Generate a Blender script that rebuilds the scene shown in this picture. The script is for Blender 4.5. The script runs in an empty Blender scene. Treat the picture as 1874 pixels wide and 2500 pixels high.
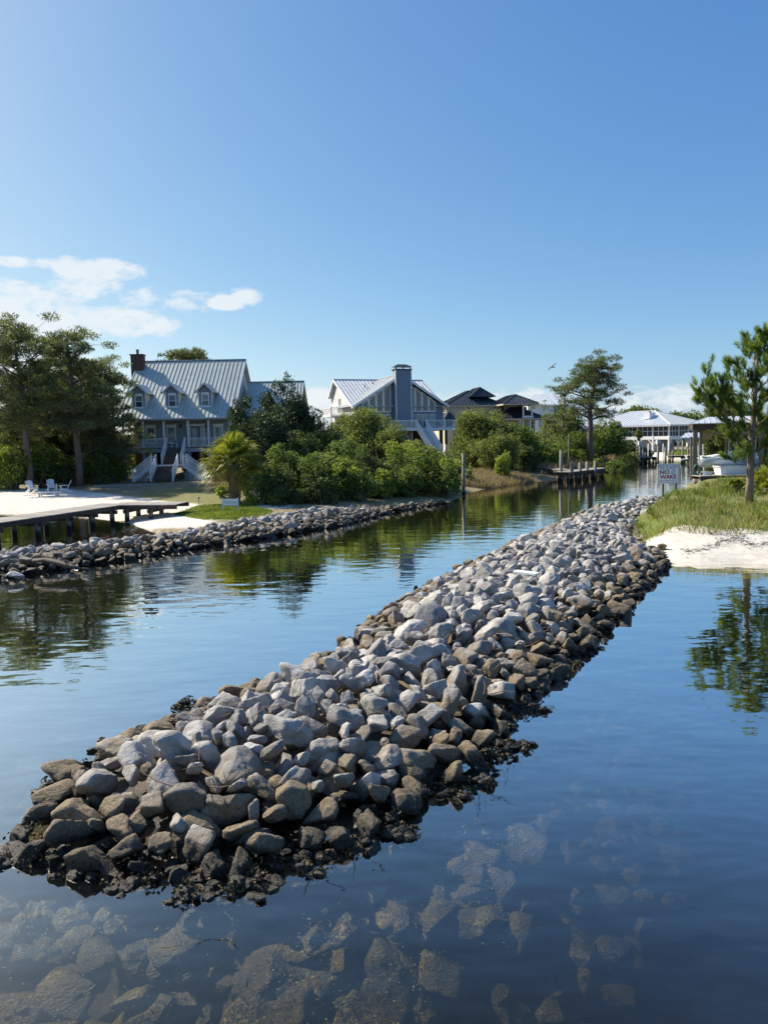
import bpy, math, random
import numpy as np
from mathutils import Vector, Matrix

# ------------------------------------------------------------ camera, light, exposure
scene = bpy.context.scene
COL = scene.collection
CAM_H = 4.6
FPX = 1800.0            # focal length in pixels of the 1874 x 2500 photograph
PITCH = math.atan((1250 - 1066) / FPX)
ROLL = math.radians(1.2)
cam_data = bpy.data.cameras.new('camera')
cam = bpy.data.objects.new('camera', cam_data)
COL.objects.link(cam)
cam.location = (0, 0, CAM_H)
_R = Matrix.Rotation(math.pi / 2 - PITCH, 3, 'X') @ Matrix.Rotation(-ROLL, 3, 'Z')
cam.rotation_euler = _R.to_euler()
cam_data.sensor_fit = 'VERTICAL'
cam_data.sensor_height = 36.0
cam_data.lens = 36.0 * FPX / 2500.0
cam_data.clip_start = 0.1
cam_data.clip_end = 8000
scene.camera = cam
K = 1874 / 1658.0       # the photograph was measured on a copy 1658 pixels wide

SUN_AZ = math.radians(-58)   # from +Y towards +X
SUN_EL = math.radians(39)
SKY_STRENGTH = 0.077
SUN_STRENGTH = 5.0
scene.view_settings.view_transform = 'Standard'
scene.view_settings.look = 'None'
scene.view_settings.exposure = 0.65
scene.view_settings.gamma = 1.0
scene.view_settings.use_curve_mapping = False
scene.render.engine = 'CYCLES'
scene.cycles.max_bounces = 10
scene.cycles.transparent_max_bounces = 16
scene.cycles.volume_bounces = 1
scene.cycles.caustics_reflective = False
scene.cycles.caustics_refractive = False
scene.cycles.sample_clamp_indirect = 4.0

S = Vector((math.sin(SUN_AZ) * math.cos(SUN_EL), math.cos(SUN_AZ) * math.cos(SUN_EL), math.sin(SUN_EL)))
sun_data = bpy.data.lights.new('sun', 'SUN')
sun_data.energy = SUN_STRENGTH
sun_data.angle = math.radians(0.55)
sun_data.color = (1.0, 0.92, 0.78)
sun = bpy.data.objects.new('sun', sun_data)
sun.rotation_euler = S.to_track_quat('Z', 'Y').to_euler()
sun.location = (-60, 40, 80)
COL.objects.link(sun)


def ray(px, py):
    """direction of the photograph's pixel (px, py on the 1658-wide copy)"""
    v = Vector((px * K - 937, 1250 - py * K, -FPX))
    return (_R @ v).normalized()


def W(px, py, z=0.0):
    r = ray(px, py)
    t = (z - CAM_H) / r.z
    return Vector((r.x * t, r.y * t, z))


def A(px, py, Y):
    r = ray(px, py)
    t = Y / r.y
    return Vector((r.x * t, Y, CAM_H + r.z * t))


# ------------------------------------------------------------ sky
world = bpy.data.worlds.new('World')
scene.world = world
world.use_nodes = True
nt = world.node_tree
nt.nodes.clear()


def N(tree, kind, **kw):
    n = tree.nodes.new(kind)
    for k, v in kw.items():
        if k.startswith('in_'):
            n.inputs[k[3:].replace('_', ' ')].default_value = v
        else:
            setattr(n, k, v)
    return n


def build_sky():
    L = nt.links
    out = N(nt, 'ShaderNodeOutputWorld')
    bg = N(nt, 'ShaderNodeBackground')
    bg.inputs['Strength'].default_value = SKY_STRENGTH
    sky = N(nt, 'ShaderNodeTexSky', sky_type='NISHITA', sun_disc=False)
    sky.sun_elevation = SUN_EL
    sky.sun_rotation = SUN_AZ
    sky.air_density = 0.7
    sky.dust_density = 0.9
    sky.ozone_density = 2.0
    tc = N(nt, 'ShaderNodeTexCoord')
    mp = N(nt, 'ShaderNodeMapping')
    mp.inputs['Scale'].default_value = (5.0, 5.0, 10.0)
    L.new(tc.outputs['Generated'], mp.inputs['Vector'])
    no = N(nt, 'ShaderNodeTexNoise')
    no.inputs['Scale'].default_value = 5.5
    no.inputs['Detail'].default_value = 10
    no.inputs['Roughness'].default_value = 0.62
    no.inputs['Distortion'].default_value = 0.25
    L.new(mp.outputs[0], no.inputs['Vector'])
    # cloud banks: direction, half-width, half-height (radians), weight
    banks = [
        (60, 695, .10, .024, 1.15), (215, 690, .10, .024, 1.1), (120, 705, .12, .016, 1.1), (225, 585, .055, .018, 1.1), (185, 612, .055, .022, 1.1), (165, 575, .04, .012, .9), (60, 568, .045, .008, .9), (130, 655, .05, .014, .9), (30, 660, .07, .016, 1.0), (280, 700, .07, .018, 1.0),
        (490, 655, .03, .011, 1.1), (535, 642, .025, .013, 1.1), (390, 650, .08, .018, .6), (295, 645, .035, .015, .9), (40, 628, .06, .02, .75),
        (670, 865, .06, .022, 1.1), (1400, 868, .11, .022, .8), (1150, 862, .10, .022, .75), (1560, 850, .12, .02, .6), (960, 870, .12, .018, .7),
        (-500, 760, .35, .05, 1.0), (2300, 800, .35, .04, .8)]
    acc = None
    for (bx, by, sw, sh, wgt) in banks:
        d = ray(bx, by)
        az = math.atan2(d.x, d.y)
        # local frame: right, up
        right = Vector((math.cos(az), -math.sin(az), 0))
        sub = N(nt, 'ShaderNodeVectorMath', operation='SUBTRACT')
        sub.inputs[1].default_value = d
        L.new(tc.outputs['Generated'], sub.inputs[0])
        dr = N(nt, 'ShaderNodeVectorMath', operation='DOT_PRODUCT')
        dr.inputs[1].default_value = right / sw
        L.new(sub.outputs[0], dr.inputs[0])
        du = N(nt, 'ShaderNodeVectorMath', operation='DOT_PRODUCT')
        du.inputs[1].default_value = Vector((0, 0, 1 / sh))
        L.new(sub.outputs[0], du.inputs[0])
        df = N(nt, 'ShaderNodeVectorMath', operation='DOT_PRODUCT')
        df.inputs[1].default_value = d
        L.new(tc.outputs['Generated'], df.inputs[0])
        m1 = N(nt, 'ShaderNodeMath', operation='MULTIPLY')
        L.new(dr.outputs['Value'], m1.inputs[0]); L.new(dr.outputs['Value'], m1.inputs[1])
        m2 = N(nt, 'ShaderNodeMath', operation='MULTIPLY_ADD')
        L.new(du.outputs['Value'], m2.inputs[0]); L.new(du.outputs['Value'], m2.inputs[1]); L.new(m1.outputs[0], m2.inputs[2])
        mr = N(nt, 'ShaderNodeMapRange', interpolation_type='SMOOTHSTEP')
        mr.inputs['From Min'].default_value = 1.6
        mr.inputs['From Max'].default_value = 0.0
        mr.inputs['To Max'].default_value = wgt
        L.new(m2.outputs[0], mr.inputs['Value'])
        gt = N(nt, 'ShaderNodeMath', operation='GREATER_THAN')
        gt.inputs[1].default_value = 0.3
        L.new(df.outputs['Value'], gt.inputs[0])
        mu = N(nt, 'ShaderNodeMath', operation='MULTIPLY')
        L.new(mr.outputs[0], mu.inputs[0]); L.new(gt.outputs[0], mu.inputs[1])
        if acc is None:
            acc = mu.outputs[0]
        else:
            mx = N(nt, 'ShaderNodeMath', operation='MAXIMUM')
            L.new(acc, mx.inputs[0]); L.new(mu.outputs[0], mx.inputs[1])
            acc = mx.outputs[0]
    ad = N(nt, 'ShaderNodeMath', operation='MULTIPLY_ADD')
    ad.inputs[1].default_value = 0.42
    L.new(acc, ad.inputs[0]); L.new(no.outputs['Fac'], ad.inputs[2])
    cm = N(nt, 'ShaderNodeMapRange', interpolation_type='SMOOTHSTEP')
    cm.inputs['From Min'].default_value = 0.66
    cm.inputs['From Max'].default_value = 0.96
    cm.inputs['To Max'].default_value = 0.85
    L.new(ad.outputs[0], cm.inputs['Value'])
    ga = N(nt, 'ShaderNodeMath', operation='MULTIPLY')
    ga.use_clamp = True
    ga.inputs[1].default_value = 6
    L.new(acc, ga.inputs[0])
    cg = N(nt, 'ShaderNodeMath', operation='MULTIPLY')
    L.new(cm.outputs[0], cg.inputs[0]); L.new(ga.outputs[0], cg.inputs[1])
    mix = N(nt, 'ShaderNodeMix', data_type='RGBA')
    mix.inputs[7].default_value = (7.2, 7.6, 7.9, 1)
    L.new(cg.outputs[0], mix.inputs[0])
    # tone curve of the whole sky, per channel
    sp = N(nt, 'ShaderNodeSeparateColor')
    cb = N(nt, 'ShaderNodeCombineColor')
    L.new(sky.outputs[0], sp.inputs[0])
    for k, (g, a) in enumerate(((1.1, 1.12), (.82, 1.06), (.45, .98))):
        m0 = N(nt, 'ShaderNodeMath', operation='MULTIPLY')
        m0.inputs[1].default_value = .12
        L.new(sp.outputs[k], m0.inputs[0])
        m1 = N(nt, 'ShaderNodeMath', operation='POWER')
        m1.inputs[1].default_value = g
        L.new(m0.outputs[0], m1.inputs[0])
        m2 = N(nt, 'ShaderNodeMath', operation='MULTIPLY')
        m2.inputs[1].default_value = a / .12
        L.new(m1.outputs[0], m2.inputs[0])
        L.new(m2.outputs[0], cb.inputs[k])
    L.new(cb.outputs[0], mix.inputs[6])
    L.new(mix.outputs[2], bg.inputs['Color'])
    L.new(bg.outputs[0], out.inputs['Surface'])


build_sky()

# ------------------------------------------------------------ helpers
rng = np.random.default_rng(7)
rnd = random.Random(11)


def tag(o, label=None, cat=None, group=None, kind=None):
    if label: o['label'] = label
    if cat: o['category'] = cat
    if group: o['group'] = group
    if kind: o['kind'] = kind
    return o


def empty(name, loc=(0, 0, 0), rz=0.0, label=None, cat=None, group=None, kind=None):
    o = bpy.data.objects.new(name, None)
    o.location = loc
    o.rotation_euler = (0, 0, rz)
    COL.objects.link(o)
    return tag(o, label, cat, group, kind)


def link(name, me, parent=None, loc=(0, 0, 0), rot=(0, 0, 0), scale=(1, 1, 1)):
    o = bpy.data.objects.new(name, me)
    o.location = loc
    o.rotation_euler = rot
    o.scale = scale
    COL.objects.link(o)
    if parent is not None:
        o.parent = parent
    return o


def np_mesh(name, verts, faces, mat=None, smooth=False):
    """verts (N,3) array; faces (M,k) array of equal-size polygons"""
    verts = np.asarray(verts, dtype=np.float32)
    faces = np.asarray(faces, dtype=np.int32)
    me = bpy.data.meshes.new(name)
    m, k = faces.shape
    me.vertices.add(len(verts))
    me.vertices.foreach_set('co', verts.ravel())
    me.loops.add(m * k)
    me.loops.foreach_set('vertex_index', faces.ravel())
    me.polygons.add(m)
    me.polygons.foreach_set('loop_start', np.arange(0, m * k, k, dtype=np.int32))
    me.polygons.foreach_set('loop_total', np.full(m, k, dtype=np.int32))
    me.polygons.foreach_set('use_smooth', np.full(m, smooth))
    if mat: me.materials.append(mat)
    me.update(calc_edges=True)
    return me


class MB:
    def __init__(s):
        s.v = []; s.f = []

    def add(s, vs, fs):
        b = len(s.v)
        s.v += [tuple(v) for v in vs]
        s.f += [tuple(b + i for i in f) for f in fs]
        return s

    def box(s, x0, x1, y0, y1, z0, z1):
        return s.add([(x0, y0, z0), (x1, y0, z0), (x1, y1, z0), (x0, y1, z0), (x0, y0, z1), (x1, y0, z1), (x1, y1, z1), (x0, y1, z1)],
                     [(3, 2, 1, 0), (4, 5, 6, 7), (0, 1, 5, 4), (1, 2, 6, 5), (2, 3, 7, 6), (3, 0, 4, 7)])

    def bar(s, a, b, w, h, up=(0, 0, 1)):
        """rectangular bar from a to b, w across, h along up"""
        a = Vector(a); b = Vector(b)
        d = (b - a).normalized()
        up = Vector(up)
        sd = d.cross(up)
        if sd.length < 1e-4:
            sd = d.cross(Vector((0, 1, 0)))
        sd.normalize()
        u = sd.cross(d).normalized()
        q = []
        for p in (a, b):
            for (i, j) in ((-1, -1), (1, -1), (1, 1), (-1, 1)):
                q.append(p + sd * (i * w / 2) + u * (j * h / 2))
        return s.add(q, [(0, 1, 2, 3), (7, 6, 5, 4), (0, 4, 5, 1), (1, 5, 6, 2), (2, 6, 7, 3), (3, 7, 4, 0)])

    def tube(s, pts, rad, n=6, cap=True):
        pts = [Vector(p) for p in pts]
        base = len(s.v)
        pu = None
        for i, p in enumerate(pts):
            d = (pts[min(i + 1, len(pts) - 1)] - pts[max(i - 1, 0)]).normalized()
            if pu is None:
                pu = d.orthogonal().normalized()
            pu = (pu - d * pu.dot(d)).normalized()
            w = d.cross(pu)
            r = rad[i] if hasattr(rad, '__len__') else rad
            for k in range(n):
                a = 2 * math.pi * k / n
                s.v.append(tuple(p + pu * (math.cos(a) * r) + w * (math.sin(a) * r)))
        for i in range(len(pts) - 1):
            for k in range(n):
                k2 = (k + 1) % n
                s.f.append((base + i * n + k, base + i * n + k2, base + (i + 1) * n + k2, base + (i + 1) * n + k))
        if cap:
            s.f.append(tuple(base + k for k in reversed(range(n))))
            s.f.append(tuple(base + (len(pts) - 1) * n + k for k in range(n)))
        return s

    def prism(s, poly, d, axis='y', off=0.0):
        """polygon in the plane across axis ('y': poly is (x,z); 'x': (y,z); 'z': (x,y)), from off to off+d"""
        n = len(poly)
        def P(a, b, t):
            return {'y': (a, t, b), 'x': (t, a, b), 'z': (a, b, t)}[axis]
        vs = [P(a, b, off) for a, b in poly] + [P(a, b, off + d) for a, b in poly]
        fs = [tuple(range(n)), tuple(reversed(range(n, 2 * n)))] + [(i, i + n, (i + 1) % n + n, (i + 1) % n) for i in range(n)]
        return s.add(vs, fs)

    def mesh(s, name, mat=None, smooth=False):
        me = bpy.data.meshes.new(name)
        me.from_pydata(s.v, [], s.f)
        if mat: me.materials.append(mat)
        me.update()
        bm_fix(me)
        if smooth:
            me.polygons.foreach_set('use_smooth', [True] * len(me.polygons))
        return me

    def obj(s, name, mat, parent=None, smooth=False, **kw):
        return link(name, s.mesh(name, mat, smooth), parent, **kw)


def bm_fix(me):
    import bmesh
    b = bmesh.new()
    b.from_mesh(me)
    bmesh.ops.recalc_face_normals(b, faces=b.faces)
    b.to_mesh(me)
    b.free()


# cheap smooth noise for arrays: a sum of random sinusoids
class SinNoise:
    def __init__(s, seed, n=14, f0=1.0, f1=4.0):
        r = np.random.default_rng(seed)
        s.d = r.normal(size=(n, 3)); s.d /= np.linalg.norm(s.d, axis=1)[:, None]
        s.f = np.exp(r.uniform(math.log(f0), math.log(f1), n))
        s.p = r.uniform(0, 6.28, n)
        s.a = 1 / s.f ** 0.8
        s.a /= np.sqrt((s.a ** 2).sum() / 2)

    def __call__(s, p):
        p = np.asarray(p)
        o = np.zeros(len(p))
        for d, f, ph, a in zip(s.d, s.f, s.p, s.a):
            o += a * np.sin((p @ d) * f + ph)
        return o


# ------------------------------------------------------------ materials
MATS = {}


def mat(name, color, rough=0.7, var=0.15, scale=3.0, bump=0.0, bscale=30.0, metallic=0.0, spec=0.4, stretch=(1, 1, 1), island=0.0, objvar=0.0, color2=None, dirt=0.0):
    """procedural surface: two tones mixed by noise, fine relief, variation by object"""
    if name in MATS: return MATS[name]
    m = bpy.data.materials.new(name)
    m.use_nodes = True
    t = m.node_tree
    b = t.nodes['Principled BSDF']
    L = t.links
    b.inputs['Roughness'].default_value = rough
    b.inputs['Metallic'].default_value = metallic
    b.inputs['Specular IOR Level'].default_value = spec
    tc = N(t, 'ShaderNodeTexCoord')
    mp = N(t, 'ShaderNodeMapping')
    mp.inputs['Scale'].default_value = stretch
    L.new(tc.outputs['Object'], mp.inputs['Vector'])
    no = N(t, 'ShaderNodeTexNoise')
    no.inputs['Scale'].default_value = scale
    no.inputs['Detail'].default_value = 6
    no.inputs['Roughness'].default_value = 0.6
    L.new(mp.outputs[0], no.inputs['Vector'])
    c2 = color2 or tuple(c * 0.6 for c in color)
    mx = N(t, 'ShaderNodeMix', data_type='RGBA')
    mx.inputs[6].default_value = (*c2, 1)
    mx.inputs[7].default_value = (*color, 1)
    mr = N(t, 'ShaderNodeMapRange')
    mr.inputs['From Min'].default_value = 0.5 - 0.22
    mr.inputs['From Max'].default_value = 0.5 + 0.05
    mr.inputs['To Min'].default_value = 1 - min(1, var * 3)
    L.new(no.outputs['Fac'], mr.inputs['Value'])
    L.new(mr.outputs[0], mx.inputs[0])
    col = mx.outputs[2]
    for amt, kind in ((island, 'ShaderNodeNewGeometry'), (objvar, 'ShaderNodeObjectInfo')):
        if amt:
            g = N(t, kind)
            src = g.outputs['Random Per Island'] if kind.endswith('NewGeometry') else g.outputs['Random']
            r2 = N(t, 'ShaderNodeMapRange')
            r2.inputs['To Min'].default_value = 1 - amt
            r2.inputs['To Max'].default_value = 1 + amt
            L.new(src, r2.inputs['Value'])
            mm = N(t, 'ShaderNodeVectorMath', operation='SCALE')
            L.new(col, mm.inputs[0]); L.new(r2.outputs[0], mm.inputs['Scale'])
            col = mm.outputs[0]
    L.new(col, b.inputs['Base Color'])
    if bump:
        n2 = N(t, 'ShaderNodeTexNoise')
        n2.inputs['Scale'].default_value = bscale
        n2.inputs['Detail'].default_value = 8
        n2.inputs['Roughness'].default_value = 0.65
        L.new(mp.outputs[0], n2.inputs['Vector'])
        bp = N(t, 'ShaderNodeBump')
        bp.inputs['Strength'].default_value = 1.0
        bp.inputs['Distance'].default_value = bump
        L.new(n2.outputs['Fac'], bp.inputs['Height'])
        L.new(bp.outputs[0], b.inputs['Normal'])
    MATS[name] = m
    return m


def foliage(name, c_dark, c_light, trans=0.35, rough=0.55, scale=0.9):
    """leaves: each leaf its own tint, clumps of older and younger growth"""
    m = bpy.data.materials.new(name)
    m.use_nodes = True
    t = m.node_tree
    L = t.links
    b = t.nodes['Principled BSDF']
    b.inputs['Roughness'].default_value = rough
    b.inputs['Specular IOR Level'].default_value = 0.3
    tc = N(t, 'ShaderNodeTexCoord')
    no = N(t, 'ShaderNodeTexNoise')
    no.inputs['Scale'].default_value = scale
    no.inputs['Detail'].default_value = 3
    L.new(tc.outputs['Object'], no.inputs['Vector'])
    g = N(t, 'ShaderNodeNewGeometry')
    ad = N(t, 'ShaderNodeMath', operation='MULTIPLY_ADD')
    ad.inputs[1].default_value = 0.45
    L.new(g.outputs['Random Per Island'], ad.inputs[0]); L.new(no.outputs['Fac'], ad.inputs[2])
    mr = N(t, 'ShaderNodeMapRange')
    mr.inputs['From Min'].default_value = 0.45
    mr.inputs['From Max'].default_value = 1.0
    L.new(ad.outputs[0], mr.inputs['Value'])
    mx = N(t, 'ShaderNodeMix', data_type='RGBA')
    mx.inputs[6].default_value = (*c_dark, 1)
    mx.inputs[7].default_value = (*c_light, 1)
    L.new(mr.outputs[0], mx.inputs[0])
    L.new(mx.outputs[2], b.inputs['Base Color'])
    tr = N(t, 'ShaderNodeBsdfTranslucent')
    mt = N(t, 'ShaderNodeVectorMath', operation='MULTIPLY')
    mt.inputs[1].default_value = (1.4, 1.35, 0.75)
    L.new(mx.outputs[2], mt.inputs[0])
    L.new(mt.outputs[0], tr.inputs['Color'])
    ms = N(t, 'ShaderNodeMixShader')
    ms.inputs[0].default_value = trans
    L.new(b.outputs[0], ms.inputs[1]); L.new(tr.outputs[0], ms.inputs[2])
    L.new(ms.outputs[0], t.nodes['Material Output'].inputs['Surface'])
    return m

# ------------------------------------------------------------ land and water
def poly_sd(P, poly):
    """signed distance (positive inside) of points P (N,2) to a closed polygon"""
    poly = np.asarray(poly, dtype=float)
    a = poly; b = np.roll(poly, -1, axis=0)
    d2 = np.full(len(P), 1e18)
    inside = np.zeros(len(P), bool)
    for p, q in zip(a, b):
        e = q - p
        w = P - p
        t = np.clip((w @ e) / max(e @ e, 1e-9), 0, 1)
        dd = w - t[:, None] * e
        d2 = np.minimum(d2, (dd ** 2).sum(1))
        c = (p[1] > P[:, 1]) != (q[1] > P[:, 1])
        with np.errstate(divide='ignore', invalid='ignore'):
            xi = (q[0] - p[0]) * (P[:, 1] - p[1]) / (q[1] - p[1] if q[1] != p[1] else 1e-9) + p[0]
        inside ^= c & (P[:, 0] < xi)
    return np.where(inside, 1, -1) * np.sqrt(d2)


def w2(px, py, z=0.0):
    p = W(px, py, z)
    return (p.x, p.y)


# left bank: canal side from near to far, then the lagoon behind the groin
LEFT = [w2(*p) for p in [(300, 1136), (345, 1150), (440, 1170), (520, 1158), (600, 1146), (740, 1126), (850, 1100), (950, 1086), (1000, 1064), (1060, 1053), (1150, 1040)]]
LEFT += [(19, 76), (24, 87), (29, 95.5), (35.5, 110), (39.5, 121), (43, 140), (44, 190), (46, 3000), (-3000, 3000), (-3000, 44)]
LEFT += [(-60, 42), w2(-60, 1108), w2(60, 1110), w2(150, 1112), w2(230, 1120), w2(285, 1128)]
# right headland
RIGHT = [w2(*p) for p in [(1446, 1208), (1500, 1216), (1580, 1213), (1658, 1217), (1760, 1222)]]
RIGHT += [(40, 24.5), (3000, 20), (3000, 66), (40, 66), (25.5, 62), (24.2, 56)] + [w2(1470, 1058, .2), w2(1420, 1078, .2), w2(1375, 1098, .2), w2(1350, 1130, .2)] + [w2(1390, 1180), w2(1430, 1200)]
# land of the screened house
FAR = [(46, 121), (60, 117), (90, 112), (200, 108), (3000, 100), (3000, 3000), (47, 3000), (45, 190), (44, 150)]

LN = SinNoise(3, 16, 0.05, 0.5)
LN2 = SinNoise(4, 16, 0.6, 3.0)


BEACH = [w2(*p) for p in [(1440, 1204), (1500, 1216), (1580, 1213), (1658, 1217), (1760, 1222)]] + [(40, 24.5), (3000, 20)]


def beach_d(P):
    P = np.asarray(P, dtype=float)
    d2 = np.full(len(P), 1e18)
    for p, q in zip(np.array(BEACH[:-1]), np.array(BEACH[1:])):
        e = q - p; w = P - p
        t = np.clip((w @ e) / (e @ e), 0, 1)
        d2 = np.minimum(d2, ((w - t[:, None] * e) ** 2).sum(1))
    return np.sqrt(d2)


def ground_z(P):
    P = np.asarray(P, dtype=float)
    P3 = np.c_[P, np.zeros(len(P))]
    wob = 0.35 * LN(P3) * np.clip((P[:, 1] - 10) / 30, 0, 1)
    sl = poly_sd(P, LEFT) + wob * .6
    sr = poly_sd(P, RIGHT) + wob * .4
    sf = poly_sd(P, FAR) + wob
    zl = np.where(sl > 0, 0.66 * (1 - np.exp(-sl * 0.30)), -1.5 * (1 - np.exp(sl * 0.16)))
    zl = zl + np.where(sl > 0, np.clip((P[:, 1] - 70) * .012, 0, .9), 0)
    bd = beach_d(P) + .25 * LN2(P3) + wob
    zr = np.where(sr > 0, np.minimum(0.10 + 0.05 * np.minimum(bd, 6) + 0.62 / (1 + np.exp(-(bd - 2.9) * 1.9)), .1 + sr * .5), -2.2 * (1 - np.exp(sr * 0.075)))
    zf = np.where(sf > 0, 0.9 * (1 - np.exp(-sf * 0.35)), -1.6 * (1 - np.exp(sf * 0.2)))
    z = np.maximum(np.maximum(zl, zr), zf)
    z = np.maximum(z, -2.4)
    return z + 0.02 * LN2(P3) + 0.03 * LN(P3), sl, sr, sf


def gz(x, y):
    return float(ground_z([(x, y)])[0][0])


def axis(lo, hi, fine_lo, fine_hi, step, grow=1.22):
    a = list(np.arange(fine_lo, fine_hi, step))
    v, s = a[-1], step
    while v < hi:
        s *= grow; v += s; a.append(v)
    v, s = a[0], step
    while v > lo:
        s *= grow; v -= s; a.insert(0, v)
    return np.array(a)


def build_ground():
    xs = axis(-3000, 3000, -55, 62, 0.6)
    ys = axis(-1500, 3200, 2, 130, 0.6)
    X, Y = np.meshgrid(xs, ys)
    P = np.c_[X.ravel(), Y.ravel()]
    z, sl, sr, sf = ground_z(P)
    nx, ny = len(xs), len(ys)
    i = np.arange(nx * ny).reshape(ny, nx)
    F = np.stack([i[:-1, :-1], i[:-1, 1:], i[1:, 1:], i[1:, :-1]], -1).reshape(-1, 4)
    me = np_mesh('ground', np.c_[P, z], F, None, True)
    # ground cover: R sand, G green grass, B dry lawn
    P3 = np.c_[P, z * 0]
    n1 = LN(P3); n2 = LN2(P3)
    sm = lambda v, a, b: np.clip((v - a) / (b - a), 0, 1)
    dist_lag = poly_sd(P, [w2(-80, 1130), w2(-80, 1056, .6), w2(130, 1060, .6), w2(330, 1085, .6), w2(430, 1092, .6), w2(480, 1106, .5), w2(430, 1135, .3), w2(300, 1140)]) + .5 * n1
    sand = sm(dist_lag, -1.0, .6)
    sand = np.maximum(sand, sm(z, .02, -.1))
    sand_r = sm(2.6 + .3 * n1 + .25 * n2 - beach_d(P), 0, .5) * (P[:, 1] < 60) * (P[:, 0] > 5)
    sand = np.maximum(sand, sand_r)
    sand = np.maximum(sand, (sf > -1) * sm(6 - sf + n1, 0, 2))
    pk = poly_sd(P, [w2(560, 1082, .6), w2(640, 1082, .6), w2(620, 1098, .5), w2(520, 1105, .5), w2(500, 1092, .5)])
    sand = np.maximum(sand, sm(pk + .3 * n1, -.3, .3) * .8)
    g2 = poly_sd(P, [w2(400, 1098, .6), w2(520, 1092, .6), w2(560, 1100, .6), w2(520, 1120, .6), w2(440, 1112, .6), w2(380, 1104, .5)])
    green = sm(g2 + .25 * n1, -.3, .5)
    green = np.maximum(green, (sr > 0) * (P[:, 1] < 70) * (P[:, 0] > 5) * np.clip(.55 + .35 * n1, .1, 1))
    band = poly_sd(P, [w2(250, 1080, .6), w2(420, 1055, .6), w2(620, 1052, .6), w2(620, 1085, .6), w2(430, 1090, .6)])
    green = np.maximum(green, .55 * sm(band + .8 * n1, -1, 1))
    sand = np.where(g2 > 0.2, sand * .1, sand)
    ca = me.color_attributes.new('cover', 'FLOAT_COLOR', 'POINT')
    c = np.c_[sand, green, sm(n1 * .5 + n2 * .5, -1.2, 1.2), np.ones(len(P))].astype(np.float32)
    ca.data.foreach_set('color', c.ravel())
    m = bpy.data.materials.new('ground')
    m.use_nodes = True
    t = m.node_tree; L = t.links
    b = t.nodes['Principled BSDF']
    b.inputs['Roughness'].default_value = 0.9
    b.inputs['Specular IOR Level'].default_value = 0.15
    at = N(t, 'ShaderNodeAttribute', attribute_name='cover')
    sp = N(t, 'ShaderNodeSeparateColor')
    L.new(at.outputs['Color'], sp.inputs[0])
    tc = N(t, 'ShaderNodeTexCoord')

    def noise(sc, det=6, ro=.6):
        n = N(t, 'ShaderNodeTexNoise')
        n.inputs['Scale'].default_value = sc
        n.inputs['Detail'].default_value = det
        n.inputs['Roughness'].default_value = ro
        L.new(tc.outputs['Object'], n.inputs['Vector'])
        return n.outputs['Fac']

    def mixc(f, a, bb):
        x = N(t, 'ShaderNodeMix', data_type='RGBA')
        for i, v in ((6, a), (7, bb)):
            if isinstance(v, tuple): x.inputs[i].default_value = (*v, 1)
            else: L.new(v, x.inputs[i])
        L.new(f, x.inputs[0])
        return x.outputs[2]

    def rng_(f, a, b_, lo=0., hi=1.):
        r = N(t, 'ShaderNodeMapRange')
        r.inputs['From Min'].default_value = a; r.inputs['From Max'].default_value = b_
        r.inputs['To Min'].default_value = lo; r.inputs['To Max'].default_value = hi
        L.new(f, r.inputs['Value'])
        return r.outputs[0]
    f1 = noise(3.0); f2 = noise(.5); f3 = noise(14, 8, .7)
    sandc = mixc(rng_(f1, .35, .6), (.58, .53, .45), (.72, .68, .60))
    sandc = mixc(rng_(f3, .66, .72), sandc, (.25, .21, .15))
    dry = mixc(rng_(f1, .35, .62), mixc(rng_(f3, .35, .65), (.13, .10, .05), (.27, .21, .11)), mixc(rng_(f3, .35, .65), (.26, .21, .12), (.46, .38, .24)))
    grn = mixc(rng_(f3, .35, .65), (.07, .11, .02), (.20, .24, .06))
    dryg = mixc(rng_(f2, .45, .62), dry, grn)
    base = mixc(sp.outputs[1], dry, grn)
    fs = N(t, 'ShaderNodeMath', operation='MULTIPLY_ADD')
    L.new(f3, fs.inputs[0]); fs.inputs[1].default_value = .9
    L.new(sp.outputs[0], fs.inputs[2])
    col = mixc(rng_(fs.outputs[0], .75, 1.1), base, sandc)
    # below the water line: brown organic film over the sand
    gm = N(t, 'ShaderNodeNewGeometry')
    sx = N(t, 'ShaderNodeSeparateXYZ')
    L.new(gm.outputs['Position'], sx.inputs[0])
    col = mixc(rng_(sx.outputs[2], .03, -.05), col, mixc(rng_(f1, .35, .65), (.26, .20, .10), (.40, .32, .19)))
    col = mixc(rng_(sx.outputs[2], -.2, -.7), col, (.030, .026, .016))
    L.new(col, b.inputs['Base Color'])
    bp = N(t, 'ShaderNodeBump')
    bp.inputs['Distance'].default_value = .05
    L.new(f3, bp.inputs['Height'])
    L.new(bp.outputs[0], b.inputs['Normal'])
    me.materials.append(m)
    tag(link('ground', me), kind='structure')


build_ground()


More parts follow.
